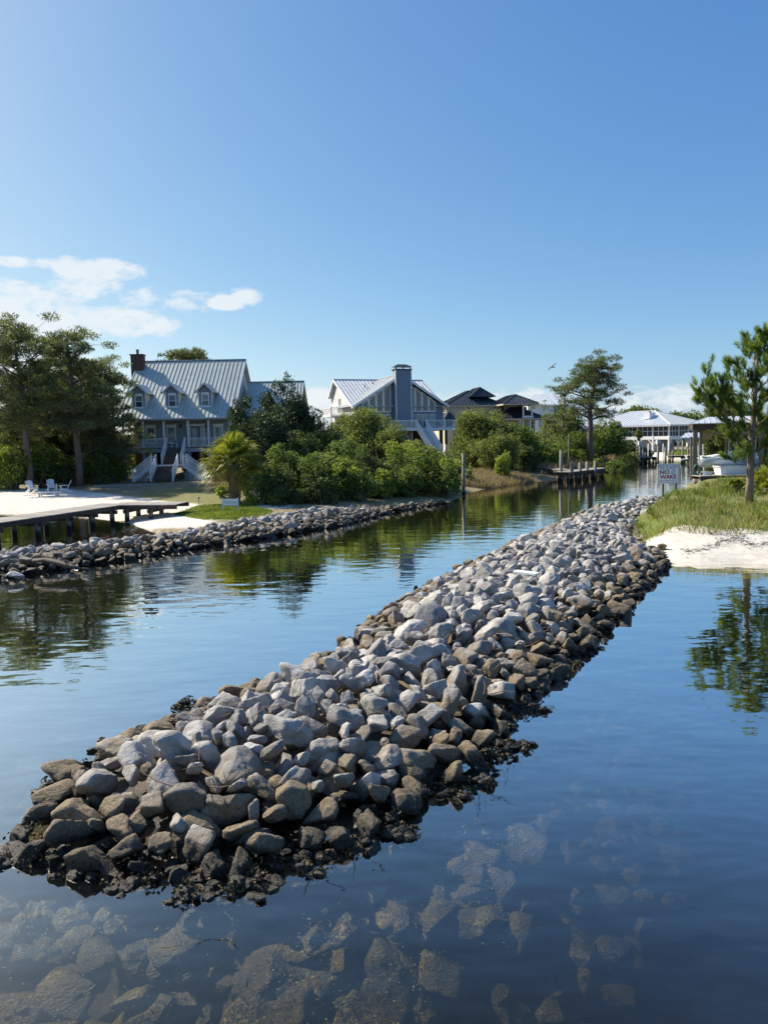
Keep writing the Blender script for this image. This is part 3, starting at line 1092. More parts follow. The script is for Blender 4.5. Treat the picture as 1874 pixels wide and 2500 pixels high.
def build_mid_shrubs():
    B = [
        # cedars and tall dark trees between the houses
        (625, 826, 125, 60, M_CEDAR, 'tallest dark cedar between the two blue houses', 'cedar_tree', 'tree', dict(spiky=.5, leaf=.11, dens=.7, cs=.26)),
        (580, 848, 90, 62, M_CEDAR, 'pointed dark cedar hiding the lower wing roof', 'cedar_tree', 'tree', dict(spiky=.5, leaf=.11, dens=.7, cs=.26)),
        (518, 857, 80, 58, M_CEDAR, 'smaller dark cedar in front of the right end of the blue porch', 'cedar_tree', 'tree', dict(spiky=.5, leaf=.11, dens=.7, cs=.28)),
        (570, 900, 150, 56, M_CEDAR, 'spreading dark cedar behind the palm crown', 'cedar_tree', 'tree', dict(spiky=.3, leaf=.11, dens=.6)),
        (672, 880, 80, 62, M_CEDAR, 'dark cedar at the left foot of the gabled house', 'cedar_tree', 'tree', dict(spiky=.3, leaf=.11, dens=.6)),
        # broad olive green oaks in front of the second house
        (775, 893, 190, 66, M_OAK, 'broad olive green oak in front of the gabled house', 'oak_tree', 'tree', dict(leaf=.11, dens=.62)),
        (845, 912, 110, 62, M_OAK, 'rounded olive oak left of the white outside stairs', 'oak_tree', 'tree', dict(leaf=.11, dens=.6)),
        (715, 925, 110, 58, M_OAK, 'olive oak beside the dark cedar clump', 'oak_tree', 'tree', dict(leaf=.11, dens=.6)),
        (875, 945, 100, 57, M_BRIGHT, 'yellow-green bush below the foot of the white stairs', 'shrub', 'shrub', {}),
        (930, 968, 120, 55, M_SHRUB, 'green bush sloping down to the single tall pile', 'shrub', 'shrub', {}),
        (965, 990, 70, 53, M_BRIGHT, 'small bright bush at the right end of the shrub bank', 'shrub', 'shrub', {}),
        (800, 975, 140, 52, M_DARK, 'dark bush in the middle of the shrub bank', 'shrub', 'shrub', {}),
        (690, 975, 130, 49, M_SHRUB, 'mid green bush right of the palm at the rocks', 'shrub', 'shrub', {}),
        (620, 950, 90, 50, M_SHRUB, 'leafy bush with light sprays just right of the palm', 'shrub', 'shrub', {}),
        (600, 1012, 100, 45.5, M_DARK, 'low dark bush spilling to the rocks right of the palm trunk', 'shrub', 'shrub', {}),
        (545, 1030, 60, 45, M_BRIGHT, 'small variegated pale bush right beside the palm trunk', 'shrub', 'shrub', dict(leaf=.11)),
        (478, 1040, 40, 50, M_BRIGHT, 'tiny pale bush left of the palm trunk', 'shrub', 'shrub', dict(leaf=.11)),
        (690, 1020, 110, 46.5, M_DARK, 'dark green bush low over the middle of the groin', 'shrub', 'shrub', {}),
        (745, 992, 80, 48.5, M_BRIGHT, 'bright yellow-green bush in the shrub bank above the rocks', 'shrub', 'shrub', {}),
        (780, 1015, 100, 48.5, M_SHRUB, 'rounded green bush over the rocks right of centre', 'shrub', 'shrub', {}),
        (825, 1010, 80, 50, M_BRIGHT, 'sunlit lime bush at the waterline bank', 'shrub', 'shrub', {}),
        (880, 1000, 110, 51.5, M_SHRUB, 'green bush hanging over the far end of the groin', 'shrub', 'shrub', {}),
        (940, 1010, 90, 53.5, M_DARK, 'dark bush at the far end of the rocks', 'shrub', 'shrub', {}),
        (860, 975, 80, 54, M_SHRUB, 'upright green bush below the stairs railing', 'shrub', 'shrub', {}),
        (735, 905, 90, 61, M_OAK, 'upper olive crown at the left corner of the glass gable', 'oak_tree', 'tree', dict(leaf=.11, dens=.62)),
        (910, 955, 90, 59, M_OAK, 'olive bush hiding the foot of the white stairs', 'shrub', 'shrub', {}),
        (650, 935, 100, 54, M_DARK, 'dark green bush between the palm and the olive oaks', 'shrub', 'shrub', {}),
        (745, 950, 110, 54, M_SHRUB, 'leafy green bush halfway up the shrub bank', 'shrub', 'shrub', {}),
        (975, 975, 60, 58, M_SHRUB, 'small bush behind the far tip of the rocks', 'shrub', 'shrub', {}),
        (1075, 935, 110, 76, M_OAK, 'spreading olive oak on the bank behind the walkway', 'oak_tree', 'tree', dict(leaf=.14)),
        (1180, 950, 120, 84, M_SHRUB, 'green thicket behind the walkway of the middle dock', 'shrub', 'shrub', dict(leaf=.14)),
        (1135, 965, 70, 78, M_DARK, 'dark hollow bush behind the walkway', 'shrub', 'shrub', dict(leaf=.14)),
        # between the houses, further on
        (1035, 886, 120, 84, M_OAK, 'large green oak in front of the cream hip-roofed house', 'oak_tree', 'tree', dict(leaf=.15, dens=.6)),
        (1100, 920, 130, 82, M_SHRUB, 'dark green oak right of the large one by the cream house', 'oak_tree', 'tree', dict(leaf=.15, dens=.6)),
        (1000, 930, 60, 86, M_DARK, 'dark tree in the shade below the white deck', 'oak_tree', 'tree', dict(leaf=.15)),
        (1160, 930, 110, 88, M_OAK, 'low olive trees left of the leaning dock pole', 'oak_tree', 'tree', dict(leaf=.15)),
        (1215, 885, 100, 100, M_OAK, 'bushy olive pine left of the tall dark trunk', 'oak_tree', 'tree', dict(leaf=.17)),
        (1240, 935, 120, 92, M_SHRUB, 'green thicket behind the middle dock', 'shrub', 'shrub', dict(leaf=.15)),
        (1310, 905, 80, 108, M_SHRUB, 'dark green tree just left of the screened house', 'oak_tree', 'tree', dict(leaf=.19)),
        (1345, 955, 60, 112, M_DARK, 'dark bushes at the foot of the screened house', 'shrub', 'shrub', dict(leaf=.19)),
        (1085, 980, 50, 70, M_BRIGHT, 'small feathery yellow-green shrub on the sandy bank', 'shrub', 'shrub', dict(spiky=.8, leaf=.13)),
        (1012, 995, 26, 64, M_BRIGHT, 'small lone bush right of the tall single pile', 'shrub', 'shrub', dict(leaf=.12)),
        # skyline far right
        (1380, 884, 130, 175, M_OAK, 'distant oak canopy left behind the screened house', 'oak_tree', 'tree', dict(leaf=.35)),
        (1470, 893, 120, 185, M_OAK, 'distant tree line behind the screened house roof', 'oak_tree', 'tree', dict(leaf=.35)),
        (1570, 855, 110, 105, M_OAK, 'rounded dark tree behind the boathouse roof', 'oak_tree', 'tree', dict(leaf=.17)),
        (1640, 880, 120, 98, M_DARK, 'dark tree at the right edge behind the boathouse', 'oak_tree', 'tree', dict(leaf=.17)),
        (1290, 930, 70, 96, M_SHRUB, 'green bush behind the trunk of the tall lone pine', 'shrub', 'shrub', dict(leaf=.15)),
        (1350, 975, 60, 92, M_OAK, 'olive bush on the bank between the tall pine and the sign', 'shrub', 'shrub', {}),
        (1290, 985, 40, 88, M_BRIGHT, 'light bush at the foot of the tall pine', 'shrub', 'shrub', {}),
        (1330, 990, 70, 84, M_SHRUB, 'low bushes on the canal bank right of the middle dock', 'shrub', 'shrub', dict(leaf=.17)),
    ]
    for i, (cx, top, w, Y, m, lab, nm, cat, kw) in enumerate(B):
        kw = dict(dict(leaf=.10 if Y < 60 else .14, dens=.6), **kw)
        bush_px(cx, top, w, Y, m, lab, 150 + i, nm, cat, **kw)
    # the tall lone pine by the middle dock and its lower companion
    pine_px(1278, 775, 128, 90, 'tall dark pine with a bare leaning trunk behind the middle dock', 201, leaf=.15, crown_lo=.42, dens=.8, trunk_r=.38, nb=24, bare=6, csz=1.0, flat=.9)
    pine_px(1215, 822, 90, 94, 'smaller layered pine left of the tall dark pine', 202, leaf=.17, crown_lo=.3, dens=.5, trunk_r=.2, nb=20, csz=.8, flat=.8)


def distant_wood():
    r = np.random.default_rng(31)
    cl = []
    for k in range(420):
        x = r.uniform(-190, 160); y = r.uniform(165, 215)
        if 44 < x < 62: continue
        h = r.uniform(3.5, 5.4) if x < 40 else r.uniform(4.5, 8.0)
        for j in range(3):
            cl.append((x + r.normal(0, 2), y, h * r.uniform(.25, 1), 2.6, 2.2, 1.8))
    C, U, V = leaves_in(cl, .42, .55, r, .3, 1.4, .2, .5)
    tag(link('distant_wood', leaf_mesh('distant_wood', C, U, V, M_DARK)), 'low dark wood along the horizon behind the houses', kind='stuff')
    cl = []
    for k in range(90):
        x = r.uniform(-60, -8); y = r.uniform(98, 112)
        for j in range(3):
            cl.append((x + r.normal(0, 1), y, r.uniform(.8, 4.2), 1.7, 1.5, 1.2))
    C, U, V = leaves_in(cl, .24, .55, r, .3, 1.4, .2, .5)
    tag(link('understorey', leaf_mesh('understorey', C, U, V, M_DARK)), 'dark undergrowth behind the blue porch house', kind='stuff')


distant_wood()
build_left_wood()
build_mid_shrubs()


def build_palm(x, y, h, R, label, seed, nf=62, trunk_r=.36, name='palm_tree', dead=True):
    r = np.random.default_rng(seed)
    z0 = gz(x, y) - .05
    root = empty(name, (x, y, z0), 0, label, 'palm tree')
    mb = MB()
    pts = [(0, 0, 0), (0, 0, h * .3), (0, 0, h * .7), (0, 0, h)]
    mb.tube(pts, [trunk_r * 1.05, trunk_r * .8, trunk_r * .85, trunk_r * .7], 12)
    tk = mb.obj('trunk', mat('palm_trunk', (.20, .16, .13), .95, .3, 8, .05, 12), root, True)
    # boots: the crossed stubs of old fronds
    for k in range(70):
        a = k * 2.399; z = h * (k / 70)
        rr = trunk_r * .82
        p = Vector((math.cos(a) * rr, math.sin(a) * rr, z))
        q = p + Vector((math.cos(a) * .10, math.sin(a) * .10, .20)) + Vector((-math.sin(a), math.cos(a), 0)) * (.13 if k % 2 else -.13)
        if k == 0: bb = MB()
        bb.bar(p, q, .10, .035)
    o = bb.obj('old_frond_stubs', mat('palm_stub', (.30, .26, .22), .9, .3, 6), root)
    o['kind'] = 'stuff'
    for k in range(nf):
        f = k / nf
        az = k * 2.399 + r.normal(0, .15)
        el = math.radians(82 - 125 * f ** .9 + r.normal(0, 6))
        petl = R * .46 * r.uniform(.85, 1.1)
        d = np.array([math.cos(az) * math.cos(el), math.sin(az) * math.cos(el), math.sin(el)])
        base = np.array([0, 0, h])
        tip = base + d * petl + np.array([0, 0, -.05 * petl])
        mb = MB(); mb.tube([base, base + d * petl * .5, tip], [.025, .018, .012], 4)
        # fan of folded leaflets, drooping at their tips
        side = np.cross(d, [0, 0, 1.0]); side /= max(np.linalg.norm(side), 1e-6)
        nrm = np.cross(side, d)
        side = side * math.cos(.4 * math.sin(k)) + nrm * math.sin(.4 * math.sin(k))
        vs, fs = [], []
        nl = 26
        for j in range(nl):
            t = (j / (nl - 1) - .5) * 2
            a = t * 2.0
            ln = R * .56 * (1 - .30 * abs(t)) * r.uniform(.9, 1.08)
            dd = d * math.cos(a) + side * math.sin(a)
            dd = dd / np.linalg.norm(dd)
            w = np.cross(dd, nrm) * .036
            dr = np.array([0, 0, -1.0])
            p0 = tip; p1 = tip + dd * ln * .6 + dr * ln * .05; p2 = tip + dd * ln * .92 + dr * ln * .30
            b = len(vs)
            vs += [p0 - w * .4, p0 + w * .4, p1 + w, p1 - w, p2]
            fs += [(b, b + 1, b + 2, b + 3), (b + 3, b + 2, b + 4)]
        b0 = len(mb.v)
        mb.add(vs, fs)
        old = dead and f > .90
        mb.obj('frond', M_PALM_DEAD if old else M_PALM, root)
    return root


px_, py_ = at_px(507, 1086)
build_palm(px_, py_, 2.5, 2.75, 'fan palm with a shaggy round crown and criss-cross trunk on the left bank', 5)


def build_near_pine():
    r = np.random.default_rng(77)
    x, y = at_px(1615, 1096, .9)
    z0 = gz(x, y) - .1
    root = empty('young_pine_tree', (x, y, z0), 0, 'young long-needled pine standing in the grass at the right edge', 'tree')
    s = K / FPX * y        # metres for one measured pixel at this distance
    mb = MB()
    P = lambda px, py, dy=0.0: np.array([(px - 1615) * s, dy, (1096 - py) * s])
    tp = [P(1615, 1100), P(1617, 1040), P(1618, 960), P(1621, 880), P(1624, 800), P(1627, 735)]
    mb.tube(tp, [.21, .175, .15, .115, .07, .03], 12)
    tufts = []

    def branch(a, b, r0, sub=4, droop=.0, spread=.55):
        pts = limb(mb, a, b, r0, r0 * .35, .04, r, 5, 6)
        L = np.linalg.norm(np.array(b) - np.array(a))
        for k in range(sub):
            f = .35 + .65 * (k + r.random()) / sub
            p = pts[int(min(f, .999) * 5)]
            d = (np.array(b) - np.array(a)) / L
            sd = r.normal(0, 1, 3); sd -= d * sd.dot(d); sd /= np.linalg.norm(sd)
            e = p + (d * r.uniform(.2, .9) + sd * spread + np.array([0, 0, .55])) * r.uniform(.28, .62)
            limb(mb, p, e, .018, .010, .05, r, 2, 4)
            tufts.append((e, unit(np.array([e - p + [0, 0, .25]]))[0]))
            for q in range(1):
                e2 = p + (e - p) * r.uniform(.3, .8) + r.normal(0, .12, 3)
                tufts.append((e2, unit(np.array([e2 - p + [0, 0, .2]]))[0]))
        tufts.append((np.array(b), unit(np.array([np.array(b) - pts[-2]]))[0]))
    # the long low limb reaching left
    branch(P(1618, 962), P(1545, 905, -.3), .07, 4)
    branch(P(1545, 905, -.3), P(1490, 845, -.5), .05, 9)
    branch(P(1560, 915, -.3), P(1500, 862, .3), .04, 8)
    branch(P(1575, 925, -.2), P(1545, 840, .2), .04, 9)
    branch(P(1540, 900, -.3), P(1512, 800, .0), .04, 9)
    branch(P(1555, 910, -.3), P(1535, 818, -.5), .035, 8)
    branch(P(1618, 985), P(1560, 935, -.6), .04, 7)
    branch(P(1618, 1000), P(1570, 985, .5), .03, 4)
    branch(P(1617, 1005), P(1580, 975, -.8), .03, 4)
    for k in range(24):
        t = k / 24
        py = 975 - t * 235
        az = k * 2.4 + r.normal(0, .3)
        R = (78 * (1 - t) ** .6 + 14) * s * r.uniform(.75, 1.15)
        a = P(1618 + 8 * t, py)
        b = a + np.array([math.cos(az) * R, math.sin(az) * R, R * r.uniform(.35, .8)])
        if b[0] < -1.1 and 850 < py: b[0] *= .6
        branch(a, b, .035, 5)
    branch(tp[-2], tp[-1] + [0, 0, .1], .03, 8)
    for px, py in ((1700, 880), (1690, 830), (1680, 930), (1690, 960)):
        branch(P(1620, py + 50), P(px, py, r.normal(0, .6)), .05, 9)
    mb.obj('trunk', mat('pine_plates', (.27, .20, .16), .95, .3, 7, .05, 9, stretch=(1, 1, .45), color2=(.09, .07, .055)), root, True)
    C, U, V = [], [], []
    for (e, d) in tufts:
        n = 84
        t = r.uniform(-.30, .05, n)
        o = unit(r.normal(size=(n, 3)))
        dd = unit(d * 1.0 + o * .8)
        ln = r.uniform(.14, .23, n) * .75
        base = e + d * t[:, None]
        c = base + dd * ln[:, None]
        C.append(c); U.append(dd * ln[:, None]); V.append(unit(np.cross(dd, o + [.01, .02, .03])) * .011)
    C = np.vstack(C); U = np.vstack(U); V = np.vstack(V)
    link('crown', leaf_mesh('crown', C, U, V, M_PINE_NEAR), root)
    cn = MB()
    for k in range(9):
        p = P(r.uniform(1560, 1660), r.uniform(890, 990), r.normal(0, .4))
    return root


build_near_pine()


# ------------------------------------------------------------ grasses
def blades(name, P2, h0, h1, w, m, seed, lean=.35, label=None, cat=None):
    r = np.random.default_rng(seed)
    n = len(P2)
    z = ground_z(P2)[0]
    B = np.c_[P2, z - .02]
    az = r.uniform(0, 6.28, n)
    h = r.uniform(h0, h1, n)
    d = np.c_[np.cos(az), np.sin(az), np.zeros(n)]
    T = B + d * (h * lean * r.uniform(.2, 1.6, n))[:, None] + np.c_[np.zeros((n, 2)), h]
    az2 = r.uniform(0, 6.28, n)
    wv = np.c_[np.cos(az2), np.sin(az2), np.zeros(n)] * (w / 2)
    M = B * .45 + T * .55 + np.c_[np.zeros((n, 2)), h * .10] 
    V = np.stack([B - wv, B + wv, M + wv * .8, M - wv * .8, T], 1).reshape(-1, 3)
    i = np.arange(n)[:, None] * 5
    F = np.vstack([i + [0, 1, 2], i + [0, 2, 3], i + [3, 2, 4]])
    o = link(name, np_mesh(name, V, F, m))
    tag(o, kind='stuff', label=label)
    return o


def scatter(poly, n, seed, cond=None):
    r = np.random.default_rng(seed)
    p = np.asarray(poly)
    C = r.uniform(p.min(0), p.max(0), size=(n, 2))
    C = C[poly_sd(C, p) > 0]
    if cond is not None: C = C[cond(C)]
    return C


def build_grass():
    hd = [w2(1385, 1150, .7), w2(1372, 1125, .8), w2(1398, 1098, .8), w2(1440, 1075, .8), w2(1490, 1058, .9), w2(1560, 1044, .9), (60, 60), (60, 28)] + [w2(1750, 1175, .3), w2(1600, 1175, .3), w2(1500, 1175, .3), w2(1425, 1165, .4)]
    clump = lambda C: (LN2(np.c_[C, C[:, :1] * 0]) + np.random.default_rng(5).normal(0, .8, len(C)) > -.35)
    near = lambda C: np.hypot(C[:, 0], C[:, 1]) < 62
    P = scatter(hd, 150000, 1, lambda C: near(C) & clump(C) & (beach_d(C) > 2.3) & (C[:, 0] < .56 * C[:, 1] + 2))
    k = np.random.default_rng(2).random(len(P)) < (.10 + .3 * (np.abs(beach_d(P) - 3.4) < 1.2) + .25 * (LN(np.c_[P, P[:, :1] * 0]) > .6))
    blades('grass', P[~k], .10, .30, .028, M_GRASS, 3, label='green grass on the right headland')
    blades('dry_grass', P[k], .12, .42, .026, M_GRASS_DRY, 4, .6, label='straw coloured grass among the green on the right headland')
    edge = scatter(hd, 30000, 8, lambda C: (np.abs(beach_d(C) - 2.75) < .5) & (C[:, 0] < .56 * C[:, 1] + 2))
    tuft = scatter(hd, 500, 21, lambda C: near(C) & (beach_d(C) > 3) & (C[:, 0] < .56 * C[:, 1] + 2))
    T = np.repeat(tuft[:130], 34, axis=0) + np.random.default_rng(22).normal(0, .09, (min(130, len(tuft)) * 34, 2))
    blades('weed_tufts', T, .25, .62, .03, M_GRASS, 23, .7, label='taller weedy tufts standing out of the headland grass')
    blades('bank_grass', edge, .15, .40, .03, M_GRASS, 9, .5, label='taller grass along the top of the little beach')
    # left lawn
    lawn = [w2(375, 1102, .6), w2(430, 1090, .6), w2(520, 1088, .6), w2(590, 1100, .6), w2(560, 1115, .6), w2(440, 1114, .6)]
    blades('lawn_grass', scatter(lawn, 26000, 11), .05, .13, .03, M_GRASS, 12, label='bright green grass strip between the sand and the groin')
    # reeds on the canal bank
    rd = [w2(985, 1058), w2(1010, 1022, .7), w2(1060, 1018, .7), w2(1130, 1022, .7), w2(1165, 1034, .4), w2(1140, 1044), w2(1060, 1056)]
    P = scatter(rd, 16000, 13)
    blades('reeds', P, .3, .75, .045, M_REED, 14, .5, label='dry straw coloured reeds on the canal bank left of the middle dock')
    rd2 = [(19, 76), (24, 87), (29, 95.5), (35.5, 110), (39.5, 121), (37, 123), (32, 111), (25, 97), (20, 90), (15, 79)]
    blades('bank_reeds', scatter(rd2, 26000, 15), .4, 1.3, .08, M_REED, 16, .5, label='pale reeds on the bank right of the tall pine')
    rd3 = [w2(1165, 1038), w2(1290, 1004), w2(1290, 992, .7), w2(1170, 1012, .6)]
    blades('bank_reeds', scatter(rd3, 9000, 17), .25, .6, .06, M_REED, 18, .5, label='dry reeds on the bank behind the middle dock')
    fs = [(47, 122), (62, 118), (70, 116.5), (70, 119), (48, 126)]
    blades('shore_grass', scatter(fs, 5000, 19), .3, .8, .1, M_GRASS, 20, .4, label='green marsh grass in front of the screened house')


build_grass()


def low_scrub():
    r = np.random.default_rng(44)
    for nm, m, lab, sd in (('low_scrub', M_DARK, 'dark low scrub creeping over the upper stones of the groin', 1), ('vine_scrub', M_BRIGHT, 'lighter trailing vines over the upper stones of the groin', 2)):
        cl = []
        for k in range(90 if sd == 1 else 26):
            t = r.random()
            px = 560 + t * 400
            py = 1092 - t * 34 + r.normal(0, 3)
            p = W(px, py, .6)
            cl.append((p.x, p.y + .8, r.uniform(.5, 1.1), .55, .5, .38))
        C, U, V = leaves_in(cl, .09, .6, r, .3, 1.5, .2, .4)
        tag(link(nm, leaf_mesh(nm, C, U, V, m)), lab, kind='stuff')
    # bushes and scrub along the far canal bank
    cl = []
    for k in range(70):
        t = r.random() * 4
        P = [(17, 78), (22, 89), (27, 97), (33, 111), (37, 122)]
        i = int(t); f = t - i
        x = P[i][0] * (1 - f) + P[i + 1][0] * f - r.uniform(0, 4); y = P[i][1] * (1 - f) + P[i + 1][1] * f + r.uniform(0, 2)
        for j in range(3):
            cl.append((x + r.normal(0, .5), y, .7 + r.uniform(.2, 1.7), .8, .7, .55))
    C, U, V = leaves_in(cl, .15, .6, r, .3, 1.5, .2, .4)
    tag(link('bank_scrub', leaf_mesh('bank_scrub', C, U, V, M_SHRUB)), 'green scrub lining the far canal bank', kind='stuff')


low_scrub()

# ------------------------------------------------------------ houses
def lap_wall(name, base, **kw):
    """painted boards: fine horizontal relief only, the boards are under four pixels high"""
    if name in MATS: return MATS[name]
    m = mat(name, base, .6, .08, 2.0, 0, color2=tuple(c * .82 for c in base))
    t = m.node_tree; L = t.links
    b = t.nodes['Principled BSDF']
    tc = N(t, 'ShaderNodeTexCoord'); sx = N(t, 'ShaderNodeSeparateXYZ')
    L.new(tc.outputs['Object'], sx.inputs[0])
    ml = N(t, 'ShaderNodeMath', operation='MULTIPLY'); ml.inputs[1].default_value = 1 / .15
    L.new(sx.outputs[2 if not kw.get('vert') else 0], ml.inputs[0])
    fr = N(t, 'ShaderNodeMath', operation='FRACT'); L.new(ml.outputs[0], fr.inputs[0])
    bp = N(t, 'ShaderNodeBump'); bp.inputs['Distance'].default_value = -.04
    L.new(fr.outputs[0], bp.inputs['Height']); L.new(bp.outputs[0], b.inputs['Normal'])
    return m


M_BLUE = lap_wall('blue_grey_siding', (.29, .315, .36))
M_BLUE2 = lap_wall('slate_blue_siding', (.22, .25, .30))
M_PALE = lap_wall('pale_siding', (.50, .50, .50))
M_CREAM = mat('cream_stucco', (.52, .48, .36), .85, .1, 3, .01, 20)
M_WHITE = mat('white_paint', (.84, .84, .83), .5, .08, 4)
M_WHITE2 = mat('weathered_white_paint', (.70, .71, .72), .6, .12, 4)
M_POST = mat('blue_grey_paint', (.27, .32, .39), .6, .08, 4)
M_METAL = mat('galvanised_roofing', (.50, .53, .48), .5, .16, 1.2, 0, metallic=.1, spec=.5, objvar=.05)
M_METAL_W = mat('white_metal_roofing', (.60, .63, .66), .42, .08, 1.5, 0, metallic=.25, objvar=.03)
M_METAL_D = mat('dark_metal_roofing', (.055, .060, .070), .42, .15, 1.5, 0, metallic=.3, objvar=.08)
M_METAL_L = mat('pale_metal_roofing', (.62, .64, .64), .45, .08, 1.5, 0, metallic=.2, objvar=.03)
M_TRIM = mat('pale_roof_trim', (.55, .58, .60), .45, .05, 2)
M_GLASS = mat('window_glass', (.04, .055, .07), .08, .05, 1, 0, spec=.9)
M_GLASS_SKY = mat('sky_tinted_glass', (.16, .20, .24), .12, .1, 1.5, 0, spec=.9)  # paler blue-grey panes, sky reflection put into the colour
M_SCREEN = mat('insect_screen', (.055, .062, .065), .8, .1, 2)
M_DOOR = mat('dark_door_frame', (.035, .05, .07), .4, .05, 2)
M_BRICK = mat('red_brick', (.15, .080, .06), .9, .25, 14, .01, 30)
M_BRICK_G = mat('mortar', (.12, .10, .09), .9, .2, 10)

M_SHADOW = mat('shade_and_dark_boards', (.06, .055, .05), .85, .3, 4, .01, 20)  # near-black: shade painted under floors and in openings, also plain dark posts
M_TREAD = mat('brown_deck_boards', (.13, .105, .085), .85, .3, 5, .008, 30)
M_WOOD = mat('weathered_timber', (.19, .165, .135), .9, .3, 4, .015, 14, stretch=(1, 1, .4), color2=(.09, .075, .06))
M_WOOD_D = mat('dark_wet_timber', (.075, .060, .048), .85, .3, 4, .015, 14, color2=(.03, .025, .02))
M_PLANK = mat('grey_planks', (.36, .33, .29), .9, .25, 6, .01, 20, objvar=.18, color2=(.22, .20, .17))


class Sub:
    """parts of one house in its own coordinates"""
    def __init__(s, root): s.root = root

    def box(s, name, m, *b, parent=None):
        return MB().box(*b).obj(name, m, parent or s.root)

    def bar(s, name, m, a, b, w, h, parent=None, up=(0, 0, 1)):
        return MB().bar(a, b, w, h, up).obj(name, m, parent or s.root)


def roof_panels(root, m, eave0, eave1, ridge0, ridge1, n, name='roof_panel', seam=.05, th=.03, sw=.03):
    """standing-seam panels between an eave line and a ridge line, each panel one piece"""
    e0, e1, r0, r1 = map(Vector, (eave0, eave1, ridge0, ridge1))
    nrm = (e1 - e0).cross(r0 - e0 if (r0 - e0).length > .01 else r1 - e0).normalized()
    if nrm.z < 0: nrm = -nrm
    # panels run straight up the slope; hips cut them
    along = (e1 - e0).normalized(); Lg = (e1 - e0).length
    up = nrm.cross(along).normalized()
    if up.z < 0: up = -up
    def uv(p): q = p - e0; return q.dot(along), q.dot(up)
    poly = [uv(p) for p in (e0, e1, r1, r0)]
    def vmax(u):
        best = 0
        for (a, b) in ((0, 3), (3, 2), (2, 1)):
            (u0, v0), (u1, v1) = poly[a], poly[b]
            if abs(u1 - u0) < 1e-6:
                continue
            t = (u - u0) / (u1 - u0)
            if -1e-6 <= t <= 1 + 1e-6: best = max(best, v0 + (v1 - v0) * t)
        return best
    lo = min(p[0] for p in poly); hi = max(p[0] for p in poly)
    if lo < -1e-3 or hi > Lg + 1e-3:
        lo, hi = 0, Lg
    w = (hi - lo) / n
    cuts = sorted(p[0] for p in poly)
    for k in range(n):
        u0, u1 = lo + k * w, lo + (k + 1) * w
        us = [u0] + [c for c in cuts if u0 + .01 < c < u1 - .01] + [u1]
        pts = [(u0, 0), (u1, 0)] + [(u, vmax(min(max(u, lo + 1e-4), hi - 1e-4))) for u in reversed(us)]
        W3 = lambda u, v, o: e0 + along * u + up * v + nrm * o
        mb = MB()
        nn = len(pts)
        vs = [W3(u, v, 0) for u, v in pts] + [W3(u, v, th) for u, v in pts]
        mb.add(vs, [tuple(range(nn)), tuple(reversed(range(nn, 2 * nn)))] + [(i, (i + 1) % nn, (i + 1) % nn + nn, i + nn) for i in range(nn)])
        vm = vmax(min(max(u0 + sw / 2, lo + 1e-4), hi - 1e-4))
        if vm > .1:
            mb.add([W3(u0, 0, th), W3(u0 + sw, 0, th), W3(u0 + sw, vm, th), W3(u0, vm, th), W3(u0, 0, th + seam), W3(u0 + sw, 0, th + seam), W3(u0 + sw, vm, th + seam), W3(u0, vm, th + seam)],
                   [(3, 2, 1, 0), (4, 5, 6, 7), (0, 1, 5, 4), (1, 2, 6, 5), (2, 3, 7, 6), (3, 0, 4, 7)])
        mb.obj(name, m, root)


def window(root, cx, z0, w, h, y, glass=None, frame=None, cross=(1, 1), head=False, axis='y', sash=True, name='window', fw=.09, out=-1):
    """window in a wall facing -y (axis 'y') or facing x; frame is the part, pane and bars under it"""
    frame = frame or M_WHITE; glass = glass or M_GLASS

    def B(mb, a0, a1, d0, d1, z0_, z1_):
        if axis == 'y': mb.box(a0, a1, min(y + d0 * -out, y + d1 * -out), max(y + d0 * -out, y + d1 * -out), z0_, z1_)
        else: mb.box(min(y + d0 * -out, y + d1 * -out), max(y + d0 * -out, y + d1 * -out), a0, a1, z0_, z1_)
    x0, x1, z1 = cx - w / 2, cx + w / 2, z0 + h
    mb = MB()
    B(mb, x0 - fw, x0, -.06, .02, z0 - fw, z1 + fw); B(mb, x1, x1 + fw, -.06, .02, z0 - fw, z1 + fw)
    B(mb, x0, x1, -.06, .02, z1, z1 + fw); B(mb, x0, x1, -.08, .02, z0 - fw, z0)
    if head: B(mb, x0 - .2, x1 + .2, -.09, .02, z1 + fw + .002, z1 + fw + .20)
    f = mb.obj(name, frame, root)
    mb = MB(); B(mb, x0, x1, -.015, .0, z0, z1); mb.obj('pane', glass, f)
    mb = MB()
    for i in range(1, cross[0] + 1):
        zz = z0 + h * i / (cross[0] + 1); B(mb, x0, x1, -.04, -.018, zz - .025, zz + .025)
    for i in range(1, cross[1]):
        xx = x0 + w * i / cross[1]; B(mb, xx - .02, xx + .02, -.037, -.0175, z0, z1)
    if mb.v: mb.obj('glazing_bars', frame, f)
    return f


